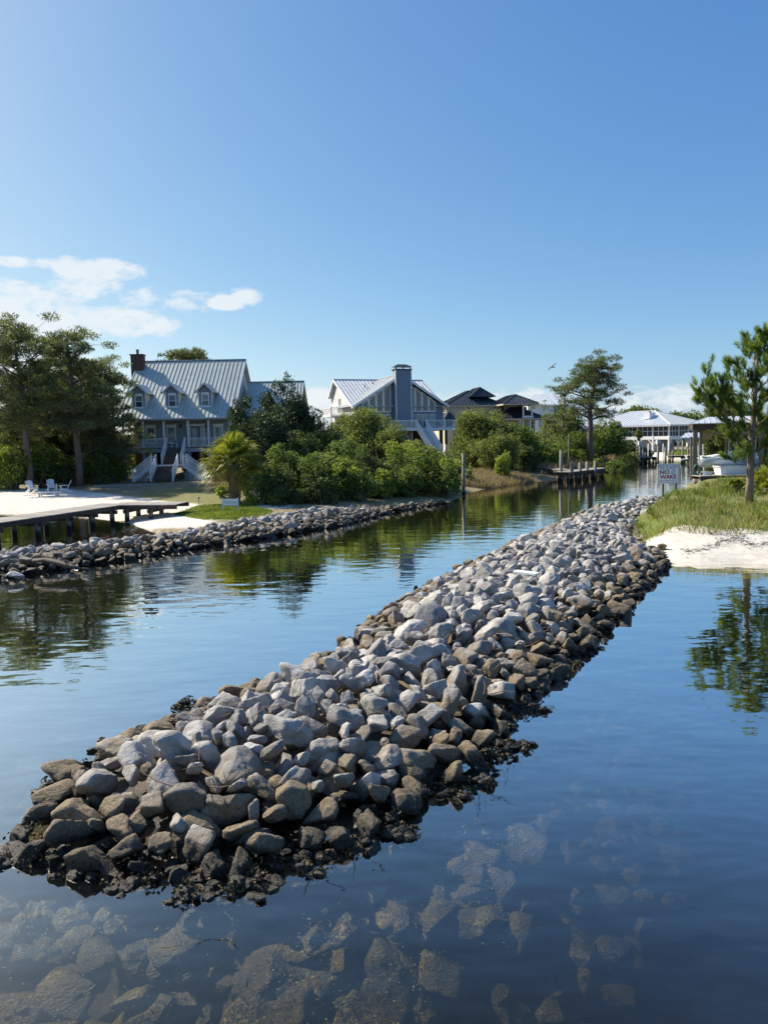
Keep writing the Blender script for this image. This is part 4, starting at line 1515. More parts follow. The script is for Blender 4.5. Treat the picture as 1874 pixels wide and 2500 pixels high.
def railing(root, a, b, h=.95, m=None, step=.14, bal=.04, posts=True, name='railing', bottom=.1):
    """hand rail on balusters from a to b (points at floor level), each railing one part, balusters under it"""
    m = m or M_WHITE
    a = Vector(a); b = Vector(b)
    up = Vector((0, 0, h))
    mb = MB()
    mb.bar(a + up, b + up, .09, .07)
    mb.bar(a + Vector((0, 0, bottom)), b + Vector((0, 0, bottom)), .06, .06)
    if posts:
        mb.box(a.x - .06, a.x + .06, a.y - .06, a.y + .06, a.z - .05, a.z + h + .1)
        mb.box(b.x - .06, b.x + .06, b.y - .06, b.y + .06, b.z - .05, b.z + h + .1)
    r = mb.obj(name, m, root)
    mb = MB()
    L = (b - a).length; n = max(2, int(L / step))
    for i in range(1, n):
        p = a + (b - a) * (i / n)
        mb.box(p.x - bal / 2, p.x + bal / 2, p.y - bal / 2, p.y + bal / 2, p.z + bottom, p.z + h - .03)
    o = mb.obj('balusters', m, r)
    o['kind'] = 'stuff'
    return r


def stairs(root, x0, x1, top, bottom, n, m, axis='y', stringer=None, name='tread', ori=0):
    """n treads from top=(pos,z) to bottom=(pos,z); axis is the direction of travel"""
    (p0, z0), (p1, z1) = top, bottom
    for k in range(n):
        t = (k + .5) / n
        p = p0 + (p1 - p0) * t; z = z0 + (z1 - z0) * (k + 1) / (n + 1)
        d = abs(p1 - p0) / n * .5 + .02
        h = abs(z1 - z0) / (n + 1)
        mb = MB()
        if axis == 'y':
            mb.box(x0, x1, p - d, p + d, z - .04, z); mb.box(x0, x1, p + d * (1 if p1 < p0 else -1) - .01, p + d * (1 if p1 < p0 else -1) + .01, z - .002, z + h - .045)
        else:
            mb.box(p - d, p + d, x0, x1, z - .04, z)
        mb.obj(name, m, root)
    for xx in (x0, x1):
        a = (xx, p0, z0 - .12) if axis == 'y' else (p0, xx, z0 - .12)
        b = (xx, p1, z1 - .12) if axis == 'y' else (p1, xx, z1 - .12)
        MB().bar(a, b, .06, .28).obj('stringer', stringer or m, root)


def gable_prism(root, name, m, poly, d, axis, off):
    return MB().prism(poly, d, axis, off).obj(name, m, root)


def house_one():
    """blue-grey house on piers with porch, dormers and a steep metal roof"""
    Yf = 75
    p = A(270, 1035, Yf)
    g = gz(p.x + 5, Yf)
    root = empty('blue_porch_house', (p.x + .08, Yf, g), math.radians(.6), 'blue-grey house on piers with long metal roof, three dormers and white front stairs', 'house')
    s = Sub(root)
    WD = 10.75                                # width between outer posts
    PX = [0, 2.0, 4.1, 6.55, 8.6, WD]
    zd, zb, ze = 3.15, 5.86, 6.10
    yr, zr = 8.3, 12.65                       # ridge
    D = 15.6
    # deck, beams, piers
    s.box('deck', M_POST, -.1, WD + .1, -.1, D, zd - .45, zd - .06)
    s.box('deck_floor', M_TREAD, -.15, WD + .15, -.15, D, zd - .058, zd)
    for x in PX:
        s.box('pier', M_POST, x - .14, x + .14, 0, .28, -.3, zd - .452)
        s.box('pier', M_POST, x - .14, x + .14, 7.5, 7.78, -.3, zd - .452)
        s.box('pier', M_POST, x - .14, x + .14, 14.8, 15.1, -.3, zd - .452)
        s.box('column', M_WHITE2, x - .09, x + .09, .02, .2, zd, zb)
    for k in range(3):
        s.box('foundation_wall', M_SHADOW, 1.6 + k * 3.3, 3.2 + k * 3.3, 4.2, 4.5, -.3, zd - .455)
    s.box('porch_beam', M_POST, -.15, WD + .15, -.02, .24, zb, ze - .02)
    # walls
    s.box('wall', M_BLUE, .9, WD + .1, 2.2, 2.4, zd, ze + 1.2)
    s.box('wall', M_BLUE, .9, WD + .1, D - .3, D - .1, zd, ze)
    s.box('porch_ceiling', M_WHITE2, -.1, WD + .1, .25, 2.19, zb + .1, zb + .16)
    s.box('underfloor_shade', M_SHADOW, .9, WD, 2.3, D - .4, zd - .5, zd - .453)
    sl = (zr - ze) / (yr + .35)
    for x0, nm in ((.9, 'gable_wall'), (WD - .1, 'gable_wall')):
        gable_prism(root, nm, M_BLUE if x0 < 5 else M_PALE, [(2.4, zd), (D - .3, zd), (D - .3, ze - .1), (yr, zr - .25), (2.4, zr - .25 - (yr - 2.4) * sl)], .2, 'x', x0)
    # roof
    ex0, ex1 = -.55, WD + .5
    roof_panels(root, M_METAL, (ex0, -.35, ze), (ex1, -.35, ze), (ex0, yr, zr), (ex1, yr, zr), 27, seam=.05, sw=.05)
    roof_panels(root, M_METAL, (ex1, 2 * yr + .35 - .6, ze), (ex0, 2 * yr + .35 - .6, ze), (ex1, yr, zr), (ex0, yr, zr), 12)
    s.bar('ridge_cap', M_TRIM, (ex0 - .03, yr, zr + .06), (ex1 + .03, yr, zr + .06), .35, .07)
    for x in (ex0 - .03, ex1 + .03):
        s.bar('rake_trim', M_TRIM, (x, -.38, ze - .05), (x, yr, zr - .02), .05, .20)
    s.box('gutter', M_TRIM, ex0, ex1, -.48, -.352, ze - .10, ze + .03)
    # dormers
    for k, cx in enumerate((1.42, 4.82, 8.18)):
        d = empty('dormer', (cx, 0, 0), 0)
        d.parent = root
        y0 = 1.15
        zb0 = ze + (y0 + .35) * sl - .05
        zt, zp = 8.80, 9.62
        w = .66
        MB().box(-w, w, y0, y0 + .12, zb0, zt).prism([(-w, zt - .001), (w, zt - .001), (0, zp - .12)], .12, 'y', y0).obj('dormer_wall', M_BLUE, d)
        for sx in (-1, 1):
            ys = (zt - ze) / sl - .35
            x_ = w * sx
            MB().prism([(y0 + .12, zb0 + .1), (y0 + .12, zt), (ys, zt)], .08 * sx, 'x', x_ - .08 * sx).obj('dormer_cheek', M_PALE, d)
            MB().bar((sx * (w + .01), y0 - .03, zb0), (sx * (w + .01), y0 - .03, zt), .12, .05, (0, 1, 0)).obj('corner_board', M_WHITE2, d)
        yb = (zp - ze) / sl - .35
        for sx in (-1, 1):
            ysd = (zt - .12 - ze) / sl - .35
            a, b_ = (sx * 1.0, y0 - .30, zt - .14), (sx * 1.0, ysd + .1, zt - .14)
            c, e = (0, y0 - .30, zp), (0, yb + .1, zp)
            v = [Vector(q) for q in (a, b_, e, c)]
            MB().add([q for q in v] + [q + Vector((0, 0, .06)) for q in v], [(0, 1, 2, 3), (7, 6, 5, 4), (0, 4, 5, 1), (1, 5, 6, 2), (2, 6, 7, 3), (3, 7, 4, 0)]).obj('dormer_roof', M_METAL, d)
            MB().bar((sx * 1.02, y0 - .34, zt - .16), (0, y0 - .34, zp - .01), .05, .17, (0, 0, 1)).obj('barge_board', M_WHITE2, d)
        # the window parts are sub-parts of the dormer
        mb = MB()
        mb.box(-.40, -.32, y0 - .07, y0 - .002, 7.38, 8.70); mb.box(.32, .40, y0 - .07, y0 - .002, 7.38, 8.70)
        mb.box(-.32, .32, y0 - .07, y0 - .002, 8.45, 8.70); mb.box(-.55, .55, y0 - .10, y0 - .002, 7.20, 7.378); mb.box(-.32, .32, y0 - .05, y0 - .02, 7.88, 7.94)
        mb.obj('window_frame', M_WHITE, d)
        MB().box(-.32, .32, y0 - .02, y0 - .004, 7.38, 7.88).obj('pane', M_GLASS, d)
        MB().box(-.32, .32, y0 - .02, y0 - .004, 7.94, 8.45).obj('pane', M_GLASS_SKY, d)
    # porch windows and door
    for cx, w in ((2.15, .72), (4.25, .72), (9.15, .72)):
        window(root, cx, zd + .55, w, 1.5, 2.2, M_GLASS_SKY, head=True, fw=.12)
    f = window(root, 7.0 - .2, zd + .05, .78, 1.95, 2.2, M_GLASS_SKY, M_DOOR, (0, 1), name='door', fw=.10)
    for cx in (6.12, 7.5):
        window(root, cx, zd + .15, .24, 1.8, 2.2, M_GLASS_SKY, fw=.10, name='side_light', cross=(2, 1))
    s.box('door_head', M_WHITE, 5.85, 7.78, 2.05, 2.198, zd + 2.15, zd + 2.40)
    for cx in (5.35, 8.0):
        MB().tube([(cx, 2.1, zd + 2.0), (cx, 2.1, zd + 2.35)], .1, 8).obj('wall_lantern', M_DOOR, root)
    # railings
    for a, b in ((0, 1), (1, 2), (3, 4), (4, 5)):
        railing(root, (PX[a] + .1, .1, zd), (PX[b] - .1, .1, zd), .92, M_WHITE2, posts=False)
    railing(root, (0, .2, zd), (0, 2.2, zd), .92, M_WHITE2, posts=False)
    # stairs: upper flight, landing, front flight and two side flights
    zl = 1.55
    xa, xb = 4.35, 6.2
    stairs(root, xa, xb, (-.15, zd), (-2.0, zl), 8, M_TREAD, stringer=M_WHITE2)
    s.box('landing', M_TREAD, xa - .55, xb + .55, -3.5, -2.0, zl - .12, zl)
    s.box('landing_edge', M_WHITE2, xa - .58, xb + .58, -3.54, -3.502, zl - .14, zl + .01)
    stairs(root, xa - .05, xb + .05, (-3.54, zl), (-5.6, .1), 8, M_TREAD, stringer=M_WHITE2)
    for x in (xa - .02, xb + .02):
        railing(root, (x, -.2, zd), (x, -2.0, zl), .95, M_WHITE)
    for x in (xa - .12, xb + .12):
        railing(root, (x, -3.6, zl), (x, -5.6, .12), .95, M_WHITE)
    for sx, x in ((-1, xa - .6), (1, xb + .6)):
        stairs(root, -3.45, -2.1, (x, zl), (x + sx * 1.9, .1), 7, M_TREAD, 'x', M_WHITE2)
        for y in (-3.45, -2.08):
            railing(root, (x, y, zl), (x + sx * 1.9, y, .12), .95, M_WHITE)
        mb = MB()
        for k in range(9):
            t = k / 9
            zz = zl * (1 - t) - .2
            if zz < .25: continue
            xx = x + sx * 1.9 * t
            mb.bar((xx, -3.5, 0), (xx + sx * .35, -3.5, min(zz, .9)), .03, .02, (0, 1, 0)); mb.bar((xx + sx * .35, -3.52, 0), (xx, -3.52, min(zz, .9)), .03, .02, (0, 1, 0))
        o = mb.obj('lattice', M_WHITE2, root); o['kind'] = 'stuff'
    # right wing, lower roof
    wx0, wx1 = WD + .65, 17.6
    wyr, wze, wzr = 9.0, 6.1, 10.2
    s.box('wing_wall', M_BLUE, wx0, wx1 - .5, 3.4, 3.6, 0.4, wze + .2)
    gable_prism(root, 'wing_gable', M_PALE, [(3.6, .4), (14, .4), (14, wze), (wyr, wzr - .2), (3.6, wze + .1)], .2, 'x', wx1 - .7)
    roof_panels(root, M_METAL, (wx0, 2.9, wze), (wx1, 2.9, wze), (wx0, wyr, wzr), (wx1, wyr, wzr), 17, seam=.05, sw=.05)
    roof_panels(root, M_METAL, (wx1, 15.1, wze), (wx0, 15.1, wze), (wx1, wyr, wzr), (wx0, wyr, wzr), 8)
    s.bar('ridge_cap', M_TRIM, (wx0, wyr, wzr + .06), (wx1, wyr, wzr + .06), .3, .07)
    # brick chimney on the left gable, course by course
    ch = empty('chimney', (-.35, 7.2, 0)); ch.parent = root
    core = MB().box(-.66, .66, -.42, .42, 0, 13.20).obj('mortar_core', M_BRICK_G, ch)
    mb = MB().box(-.68, .68, -.44, .44, .2, 10.6)
    o = mb.obj('chimney_base', M_BRICK, ch)
    bme = MB().box(-.1, .1, -.05, .05, -.042, .042).mesh('brick', M_BRICK)
    for row in range(24):
        z = 10.70 + row * .105
        for k in range(6):
            x = -.57 + k * .226 + (.06 if row % 2 else 0)
            link('brick', bme, ch, (min(x, .60), -.40, z), (0, 0, 0), (1, 1, 1))
        for k in range(3):
            for xs in (-.64, .64):
                link('brick', bme, ch, (xs, -.28 + k * .27, z), (0, 0, math.pi / 2))
    MB().box(-.75, .75, -.5, .5, 13.2, 13.34).obj('chimney_cap', M_BRICK, ch)
    MB().tube([(0, 0, 13.34), (0, 0, 13.78)], .15, 8).obj('flue', mat('flue_metal', (.12, .16, .16), .5, .1, 3, metallic=.5), ch)
    MB().tube([(0, 0, 13.80), (0, 0, 13.86)], .21, 8).obj('flue_cap', MATS['flue_metal'], ch)
    # porch furniture
    def porch_table():
        t = empty('porch_table', (p.x + 4.95, Yf + .9, g + zd), 0, 'small white side table beside the blue front door', 'table')
        MB().box(-.30, .30, -.2, .2, .42, .47).obj('table_top', M_WHITE, t)
        for x in (-.26, .26):
            for y in (-.16, .16): MB().box(x - .03, x + .03, y - .03, y + .03, 0, .418).obj('leg', M_WHITE, t)
        mb = MB().tube([(0, 0, .47), (0, 0, .62), (0, 0, .66)], [.07, .09, .06], 8)
        tag(mb.obj('porch_jar', M_DOOR, None, loc=(p.x + 5.05, Yf + .9, g + zd)), 'dark jar standing on the white porch table', 'jar')
    porch_table()
    return root


H1 = house_one()


def house_two():
    """slate-blue house: glazed front gable split by a tall chimney, cross gable wing, white deck and stairs"""
    th = math.radians(21)
    Yf = 91
    p = A(548 + 5, 700, Yf)      # placeholder column replaced below
    # front left corner of the gable wall: column 640/3.768+700 = 869.9 px of the full photograph
    c = A(869.9 / K, 1140 / K, Yf)
    g = gz(c.x, Yf)
    root = empty('glass_gable_house', (c.x, Yf, g), th, 'slate-blue house with a tall central chimney between two slanted glass walls', 'house')
    s = Sub(root)
    WD = 11.9
    zdk = 5.55 - g
    ze = 8.35 - g; zp = 12.25 - g
    cx = WD * .505
    sl = (zp - ze) / (cx + .45)
    # main body
    D = 9.7
    yr = 7.4; zr = 12.15 - g
    zeb = 9.9 - g
    s.box('wall', M_BLUE2, 0, WD, 0, .2, zdk - .1, ze - .3)
    MB().prism([(0, ze - .299), (WD, ze - .299), (WD, ze - .05), (cx, zp - .28), (0, ze - .05)], .2, 'y', 0).obj('gable_wall', M_BLUE2, root)
    for x in (0, WD - .2):
        gable_prism(root, 'wall', M_PALE if x == 0 else M_BLUE2, [(.2, zdk - .1), (D, zdk - .1), (D, zeb - .1), (yr, zr - .2), (.2, ze - .15)], .2, 'x', x)  # left wall in paler siding: its sunlit tone is put into the colour
    s.box('wall', M_BLUE2, .2, WD - .2, D - .2, D, zdk - .1, zeb - .1)
    s.box('floor_slab', M_SHADOW, 0, WD, 0, D, zdk - .35, zdk - .102)
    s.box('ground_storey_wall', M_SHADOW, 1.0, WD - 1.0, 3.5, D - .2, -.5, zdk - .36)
    for x in (.2, WD / 2, WD - .2):
        for y in (.2, 5, D - .2): s.box('pier', M_WOOD_D, x - .15, x + .15, y - .15, y + .15, -.6, zdk - .352)
    # main roof, front slope and back slope
    roof_panels(root, M_METAL_L, (-.4, -.3, ze - .12), (WD + .4, -.3, ze - .12), (-.4, yr, zr), (WD + .4, yr, zr), 26, seam=.05, sw=.05)
    roof_panels(root, M_METAL_L, (WD + .4, D + .3, zeb - .1), (-.4, D + .3, zeb - .1), (WD + .4, yr, zr), (-.4, yr, zr), 12)
    s.bar('ridge_cap', M_TRIM, (-.42, yr, zr + .05), (WD + .42, yr, zr + .05), .3, .06)
    # front cross gable over the glass
    for sx in (-1, 1):
        xe = cx + sx * (cx + .45)
        a, b_ = (xe, -.55, ze), (xe, .6, ze)
        r0, r1 = (cx, -.55, zp), (cx, yr + .1, zp)
        # panels follow the slope; the lower back corner dives below the main roof
        roof_panels(root, M_METAL_L, (xe, -.55, ze), (xe, yr, ze), (cx, -.55, zp), (cx, yr, zp), 12, seam=.05, sw=.05)
        s.bar('fascia_board', M_WHITE, (xe, -.58, ze - .12), (cx, -.58, zp - .12), .06, .26)
    s.bar('ridge_cap', M_TRIM, (cx, -.6, zp + .05), (cx, yr, zp + .05), .3, .06)
    for sx, x in ((-1, -.42), (1, WD + .42)):
        s.bar('rake_trim', M_WHITE, (x, -.32, ze - .22), (x, yr, zr - .1), .05, .22)
        s.bar('rake_trim', M_WHITE, (x, D + .32, zeb - .2), (x, yr, zr - .1), .05, .22)
    for k, (x, y) in enumerate(((3.2, 5.2), (4.6, 6.0))):
        zz = ze - .12 + (y + .3) * (zr - ze + .12) / (yr + .3)
        MB().tube([(x, y, zz), (x, y, zz + .35)], .07, 6).obj('vent_pipe', M_TREAD, root)
    # chimney
    k = 780 / WD                                     # measured pixels per metre across the front
    x_of = lambda zx: (zx - 640) / k
    c0, c1 = x_of(968), x_of(1102)
    ztop = 12.75 - g
    ch = empty('chimney', (0, 0, 0)); ch.parent = root
    MB().box(c0, c1, -1.1, -.002, -.4, ztop).obj('chimney_shaft', M_BLUE2, ch)
    for x in (c0, c1):
        MB().box(x - .07, x + .07, -1.13, -1.0, -.4, ztop).obj('corner_board', M_WHITE2, ch)
    MB().box(c0 - .12, c1 + .12, -1.2, .1, ztop, ztop + .12).obj('cap_base', M_METAL_D, ch)
    for x in (c0 + .05, (c0 + c1) / 2, c1 - .05):
        MB().box(x - .07, x + .07, -1.05, -.95, ztop + .121, ztop + .36).obj('cap_post', M_METAL_D, ch)
    MB().add([(c0 - .15, -1.25, ztop + .36), (c1 + .15, -1.25, ztop + .36), (c1 + .15, .15, ztop + .36), (c0 - .15, .15, ztop + .36), ((c0 + c1) / 2 - .6, -.6, ztop + .70), ((c0 + c1) / 2 + .6, -.6, ztop + .70)],
             [(0, 1, 2, 3), (0, 1, 5, 4), (1, 2, 5), (2, 3, 4, 5), (3, 0, 4)]).obj('cap_roof', M_METAL_D, ch)
    # slanted glass walls: each light is a window with frame, pane and bars
    zof = lambda zy: (772 - zy) * .01342 * (1.0) + CAM_H - g
    def light(xl, xr, zb, ztl, ztr):
        fw = .13
        f = MB()
        f.prism([(xl, zb), (xl + fw, zb), (xl + fw, ztl), (xl, ztl)], .08, 'y', -.082)
        f.prism([(xr - fw, zb), (xr, zb), (xr, ztr), (xr - fw, ztr)], .08, 'y', -.082)
        f.prism([(xl + fw, zb), (xr - fw, zb), (xr - fw, zb + fw), (xl + fw, zb + fw)], .08, 'y', -.082)
        f.prism([(xl + fw, ztl - fw * 1.2), (xr - fw, ztr - fw * 1.2), (xr - fw, ztr), (xl + fw, ztl)], .08, 'y', -.083)
        fo = f.obj('window', M_WHITE, root)
        MB().prism([(xl + .02, zb + .02), (xr - .02, zb + .02), (xr - .02, ztr - .03), (xl + .02, ztl - .03)], .02, 'y', -.035).obj('pane', M_GLASS, fo)
        bars = MB()
        zz = zb + .45
        while zz < max(ztl, ztr) - .15:
            # clip bar to the slanted head
            xa, xb = xl + fw, xr - fw
            if zz > min(ztl, ztr):
                t = (zz - ztl) / (ztr - ztl)
                if ztl < ztr: xa = xl + (xr - xl) * t
                else: xb = xl + (xr - xl) * t
            if xb - xa > .08: bars.box(xa, xb, -.06, -.04, zz - .01, zz + .01)
            zz += .45
        for q in (1 / 3, 2 / 3):
            xx = xl + (xr - xl) * q
            bars.box(xx - .008, xx + .008, -.058, -.042, zb, ztl + (ztr - ztl) * q - .05)
        bars.obj('glazing_bars', M_POST, fo)
    zb = zof(548)
    L = [697, 757, 820, 883, 948]; R = [1108, 1163, 1224, 1285, 1350]
    hl = lambda zx: zof(490 - (zx - 697) * (490 - 308) / (948 - 697))
    hr = lambda zx: zof(318 + (zx - 1108) * (488 - 318) / (1350 - 1108))
    roof_at = lambda x: zp - abs(x - cx) * sl - .42
    for A0 in (L, R):
        for a, b_ in zip(A0[:-1], A0[1:]):
            xa, xb = x_of(a), x_of(b_)
            light(xa + .005, xb - .005, zb, min(roof_at(xa), ze + 9), min(roof_at(xb), ze + 9))
    # ground floor doors and windows
    for a, b_, nm in ((775, 820, 'window'), (825, 878, 'window'), (890, 945, 'window'), (1113, 1160, 'door'), (1172, 1226, 'sliding_door'), (1230, 1280, 'sliding_door'), (1293, 1345, 'window')):
        xa, xb = x_of(a), x_of(b_)
        low = zdk + (.05 if 'door' in nm else .35)
        window(root, (xa + xb) / 2, low, xb - xa - .18, 1.72 - (low - zdk), 0, M_GLASS_SKY if a > 1100 else M_GLASS, cross=(0, 1), name=nm, fw=.08)
    # left wall window and balcony
    window(root, 6.0, zof(520), .8, 1.6, 0, M_GLASS, axis='x', cross=(1, 1))
    zbal = zof(560)
    s.box('balcony_floor', M_WHITE2, -1.7, -.002, 4.6, 8.6, zbal - .2, zbal)
    railing(root, (-1.65, 4.65, zbal), (-1.65, 8.55, zbal), .95, M_WHITE)
    railing(root, (-1.6, 4.65, zbal), (-.05, 4.65, zbal), .95, M_WHITE)
    for y in (4.8, 8.4): s.box('balcony_post', M_WHITE2, -1.65, -1.5, y - .07, y + .07, -.5, zbal - .2)
    # deck with posts and railing
    dx0, dx1 = x_of(1185), x_of(1500)
    dxl = x_of(850)
    s.box('deck', M_TREAD, dxl, dx1, -2.6, -1.13, zdk - .22, zdk - .02)
    s.box('deck', M_TREAD, c1 + .05, dx1, -1.129, -.005, zdk - .22, zdk - .02)
    s.box('deck_fascia', M_WHITE, dxl, dx1 + .05, -2.66, -2.602, zdk - .30, zdk + .02)
    for x in (dx1 - .2, dx1 - 2.0, x_of(1320), x_of(900)):
        s.box('deck_post', M_WOOD_D, x - .13, x + .13, -2.5, -2.24, -.6, zdk - .222)
    sx0, sx1 = x_of(1100), x_of(1180)
    railing(root, (sx1 + .08, -2.55, zdk), (x_of(1345), -2.55, zdk), .95, M_WHITE)
    railing(root, (x_of(1345) + .1, -2.55, zdk), (dx1 - .05, -2.55, zdk), .95, M_WHITE)
    railing(root, (dx1 - .02, -2.45, zdk), (dx1 - .02, -.1, zdk), .95, M_WHITE)
    railing(root, (x_of(880), -2.55, zdk), (sx0 - .08, -2.55, zdk), .95, M_WHITE)
    # long white flight running down toward the canal and a short turn
    stairs(root, sx0, sx1, (-2.7, zdk), (-6.9, zdk - 3.0), 14, M_WHITE2, stringer=M_WHITE)
    for x in (sx0 - .04, sx1 + .04):
        railing(root, (x, -2.75, zdk), (x, -6.9, zdk - 3.0), .95, M_WHITE)
    s.box('landing', M_WHITE2, sx0, sx1 + 1.0, -8.0, -6.95, zdk - 3.1, zdk - 3.0)
    railing(root, (sx1 + .1, -7.9, zdk - 3.0), (sx1 + 1.3, -7.9, zdk - 4.0), .95, M_WHITE)
    # things on the deck
    gx = dx1 - 1.0
    M = root.matrix_basis.copy()
    bpy.context.view_layer.update()
    w = root.matrix_world @ Vector((gx, -1.2, zdk))
    gr = empty('covered_grill', w, th, 'black covered grill on the white deck beside the railing', 'grill')
    MB().box(-.4, .4, -.25, .25, 0, .85).box(-.34, .34, -.2, .2, .851, 1.08).obj('grill_cover', M_DOOR, gr)
    w = root.matrix_world @ Vector((x_of(1260), -1.6, zdk))
    ch_ = empty('deck_table', w, th, 'dark red patio table behind the deck railing', 'table')
    MB().box(-.9, .9, -.4, .4, .68, .74).obj('table_top', M_BRICK, ch_)
    for x in (-.8, .8): MB().box(x - .05, x + .05, -.3, .3, 0, .679).obj('leg', M_DOOR, ch_)
    return root


H2 = house_two()


def hip(root, x0, x1, y0, y1, ze, zr, m, n=16, inset=None, ov=.45, trim=None, fascia=True):
    """hip roof over a rectangle with its ridge along the longer side"""
    x0 -= ov; x1 += ov; y0 -= ov; y1 += ov
    w, d = x1 - x0, y1 - y0
    i = inset if inset is not None else min(w, d) / 2
    if w >= d: r0, r1 = (x0 + i, (y0 + y1) / 2, zr), (x1 - i, (y0 + y1) / 2, zr)
    else: r0, r1 = ((x0 + x1) / 2, y0 + i, zr), ((x0 + x1) / 2, y1 - i, zr)
    a, b, c, d_ = (x0, y0, ze), (x1, y0, ze), (x1, y1, ze), (x0, y1, ze)
    per = lambda L: max(3, int(L / .5))
    if w >= d:
        roof_panels(root, m, a, b, r0, r1, min(n, per(w)), seam=.06, sw=.06)
        roof_panels(root, m, b, c, r1, r1, min(n, per(d)), seam=.06, sw=.06)
        roof_panels(root, m, c, d_, r1, r0, min(n, 8), seam=.06, sw=.06)
        roof_panels(root, m, d_, a, r0, r0, min(n, per(d)), seam=.06, sw=.06)
    else:
        roof_panels(root, m, a, b, r0, r0, min(n, per(w)), seam=.06, sw=.06)
        roof_panels(root, m, b, c, r0, r1, min(n, per(d)), seam=.06, sw=.06)
        roof_panels(root, m, c, d_, r1, r1, min(n, 8), seam=.06, sw=.06)
        roof_panels(root, m, d_, a, r1, r0, min(n, per(d)), seam=.06, sw=.06)
    t = trim or m
    for p, q in ((a, r0), (b, r0 if w < d else r1), (r0, r1), (c, r1), (d_, r1 if w < d else r0)):
        if (Vector(p) - Vector(q)).length > .2:
            MB().bar(Vector(p) + Vector((0, 0, .07)), Vector(q) + Vector((0, 0, .07)), .22, .07).obj('hip_cap', t, root)
    if fascia:
        mb = MB()
        for p, q in ((a, b), (b, c), (c, d_), (d_, a)):
            mb.bar(Vector(p) - Vector((0, 0, .12)), Vector(q) - Vector((0, 0, .12)), .05, .2)
        mb.obj('fascia', M_TRIM if m != M_METAL_D else M_CREAM, root)


def house_three():
    Yf = 120
    q = .01608                                     # metres per measured pixel at this depth
    c = A((1050 + 160 / 4.145) / K, 1000 / K, Yf)
    g = gz(c.x, Yf)
    root = empty('cream_hip_house', (c.x, Yf, g), math.radians(8), 'cream house with steep dark hipped metal roofs and a small balcony', 'house')
    s = Sub(root)
    Z = lambda y: (831 - y) * q + CAM_H - g
    X = lambda x: (x - 160) * q
    # one broad hipped roof with a raised peak over the cream walls
    s.box('wall_block', M_CREAM, X(160), X(735), 0, 9.4, -.5, Z(540))
    hip(root, X(160), X(740), 0, 9.4, Z(536), Z(378), M_METAL_D, 30, inset=4.3)
    hip(root, X(440), X(660), 1.2, 8.2, Z(450), Z(350), M_METAL_D, 10, inset=1.6, fascia=False)
    # small turned hip at the far left
    hip(root, X(155), X(330), 1.5, 7, Z(545), Z(470), M_METAL_D, 8)
    # right upper block with balcony
    s.box('wall_block', M_CREAM, X(690), X(990), 1.5, 9, -.5, Z(535))
    hip(root, X(700), X(1010), -3.7, 6, Z(535), Z(440), M_METAL_D, 14)
    # skirt roof below
    hip(root, X(600), X(1100), -3.2, 5, Z(680), Z(545), M_METAL_D, 24, inset=3.2)
    s.box('porch_wall', M_CREAM, X(640), X(1060), -1.2, -1.0, -.5, Z(690))
    for x in (860, 890, 965, 1075, 1100):
        s.box('porch_column', M_WHITE, X(x) - .09, X(x) + .09, -3.3, -3.1, -.5, Z(688))
    # balcony
    s.box('balcony_floor', M_WHITE2, X(880), X(990), -3.6, 0, Z(685), Z(655))
    s.box('balcony_shade_panel', M_SHADOW, X(905), X(985), -.6, -.5, Z(652), Z(560))  # flat dark panel, paints the shade at the back of the balcony
    s.box('balcony_wall', M_CREAM, X(740), X(885), -.9, -.8, Z(660), Z(545))
    for x in (887, 977): s.box('balcony_post', M_WHITE, X(x) - .1, X(x) + .1, -3.6, -3.4, Z(652), Z(533))
    railing(root, (X(892), -3.5, Z(655)), (X(975), -3.5, Z(655)), .9, M_DOOR, posts=False)
    window(root, X(395), Z(580), .4, .4, 0, M_GLASS, cross=(0, 1))
    for x in (820, 845): window(root, X(x), Z(600), .32, .7, -.9, M_GLASS_SKY, cross=(0, 1))
    for x in (918, 1000, 1025): window(root, X(x), Z(785), .45, 1.2, -1.2, M_GLASS, cross=(1, 1))
    # lower wing at far left
    s.box('garage_wing', M_CREAM, X(118), X(200), -2, 5, -.5, Z(690))
    hip(root, X(118), X(215), -2, 5, Z(690), Z(600), M_METAL_D, 7)


house_three()


def house_pale():
    Yf = 138
    q = Yf / FPX / 4.145
    c = A((1050 + 985 / 4.145) / K, 1030 / K, Yf)
    g = gz(c.x, Yf)
    root = empty('white_board_house', (c.x, Yf, g), math.radians(4), 'pale board-and-batten house with white metal roof behind the cream house', 'house')
    s = Sub(root)
    Z = lambda y: (829 - y) * q + CAM_H - g
    X = lambda x: (x - 985) * q
    s.box('wall', M_WHITE, X(985), X(1480), 0, 9, -.5, Z(545))
    for k in range(24):
        x = X(990) + k * .48
        if x < X(1475): s.box('batten', M_WHITE2, x - .04, x + .04, -.05, -.002, 0, Z(550))
    roof_panels(root, M_METAL_W, (X(960), -.6, Z(550)), (X(1520), -.6, Z(530)), (X(1110), 5, Z(430)), (X(1420), 5, Z(425)), 18, seam=.06, sw=.06)
    s.box('window_band', M_GLASS, X(1255), X(1350), -.06, -.003, Z(670), Z(560))
    window(root, X(1120), Z(780), .9, 1.6, 0, M_GLASS_SKY, cross=(1, 2))
    s.box('corner_tower', M_WHITE, X(1150), X(1215), -1.5, -.003, -.5, Z(680))
    window(root, X(1193), Z(735), .3, .4, -1.5, M_GLASS, cross=(0, 1))


house_pale()


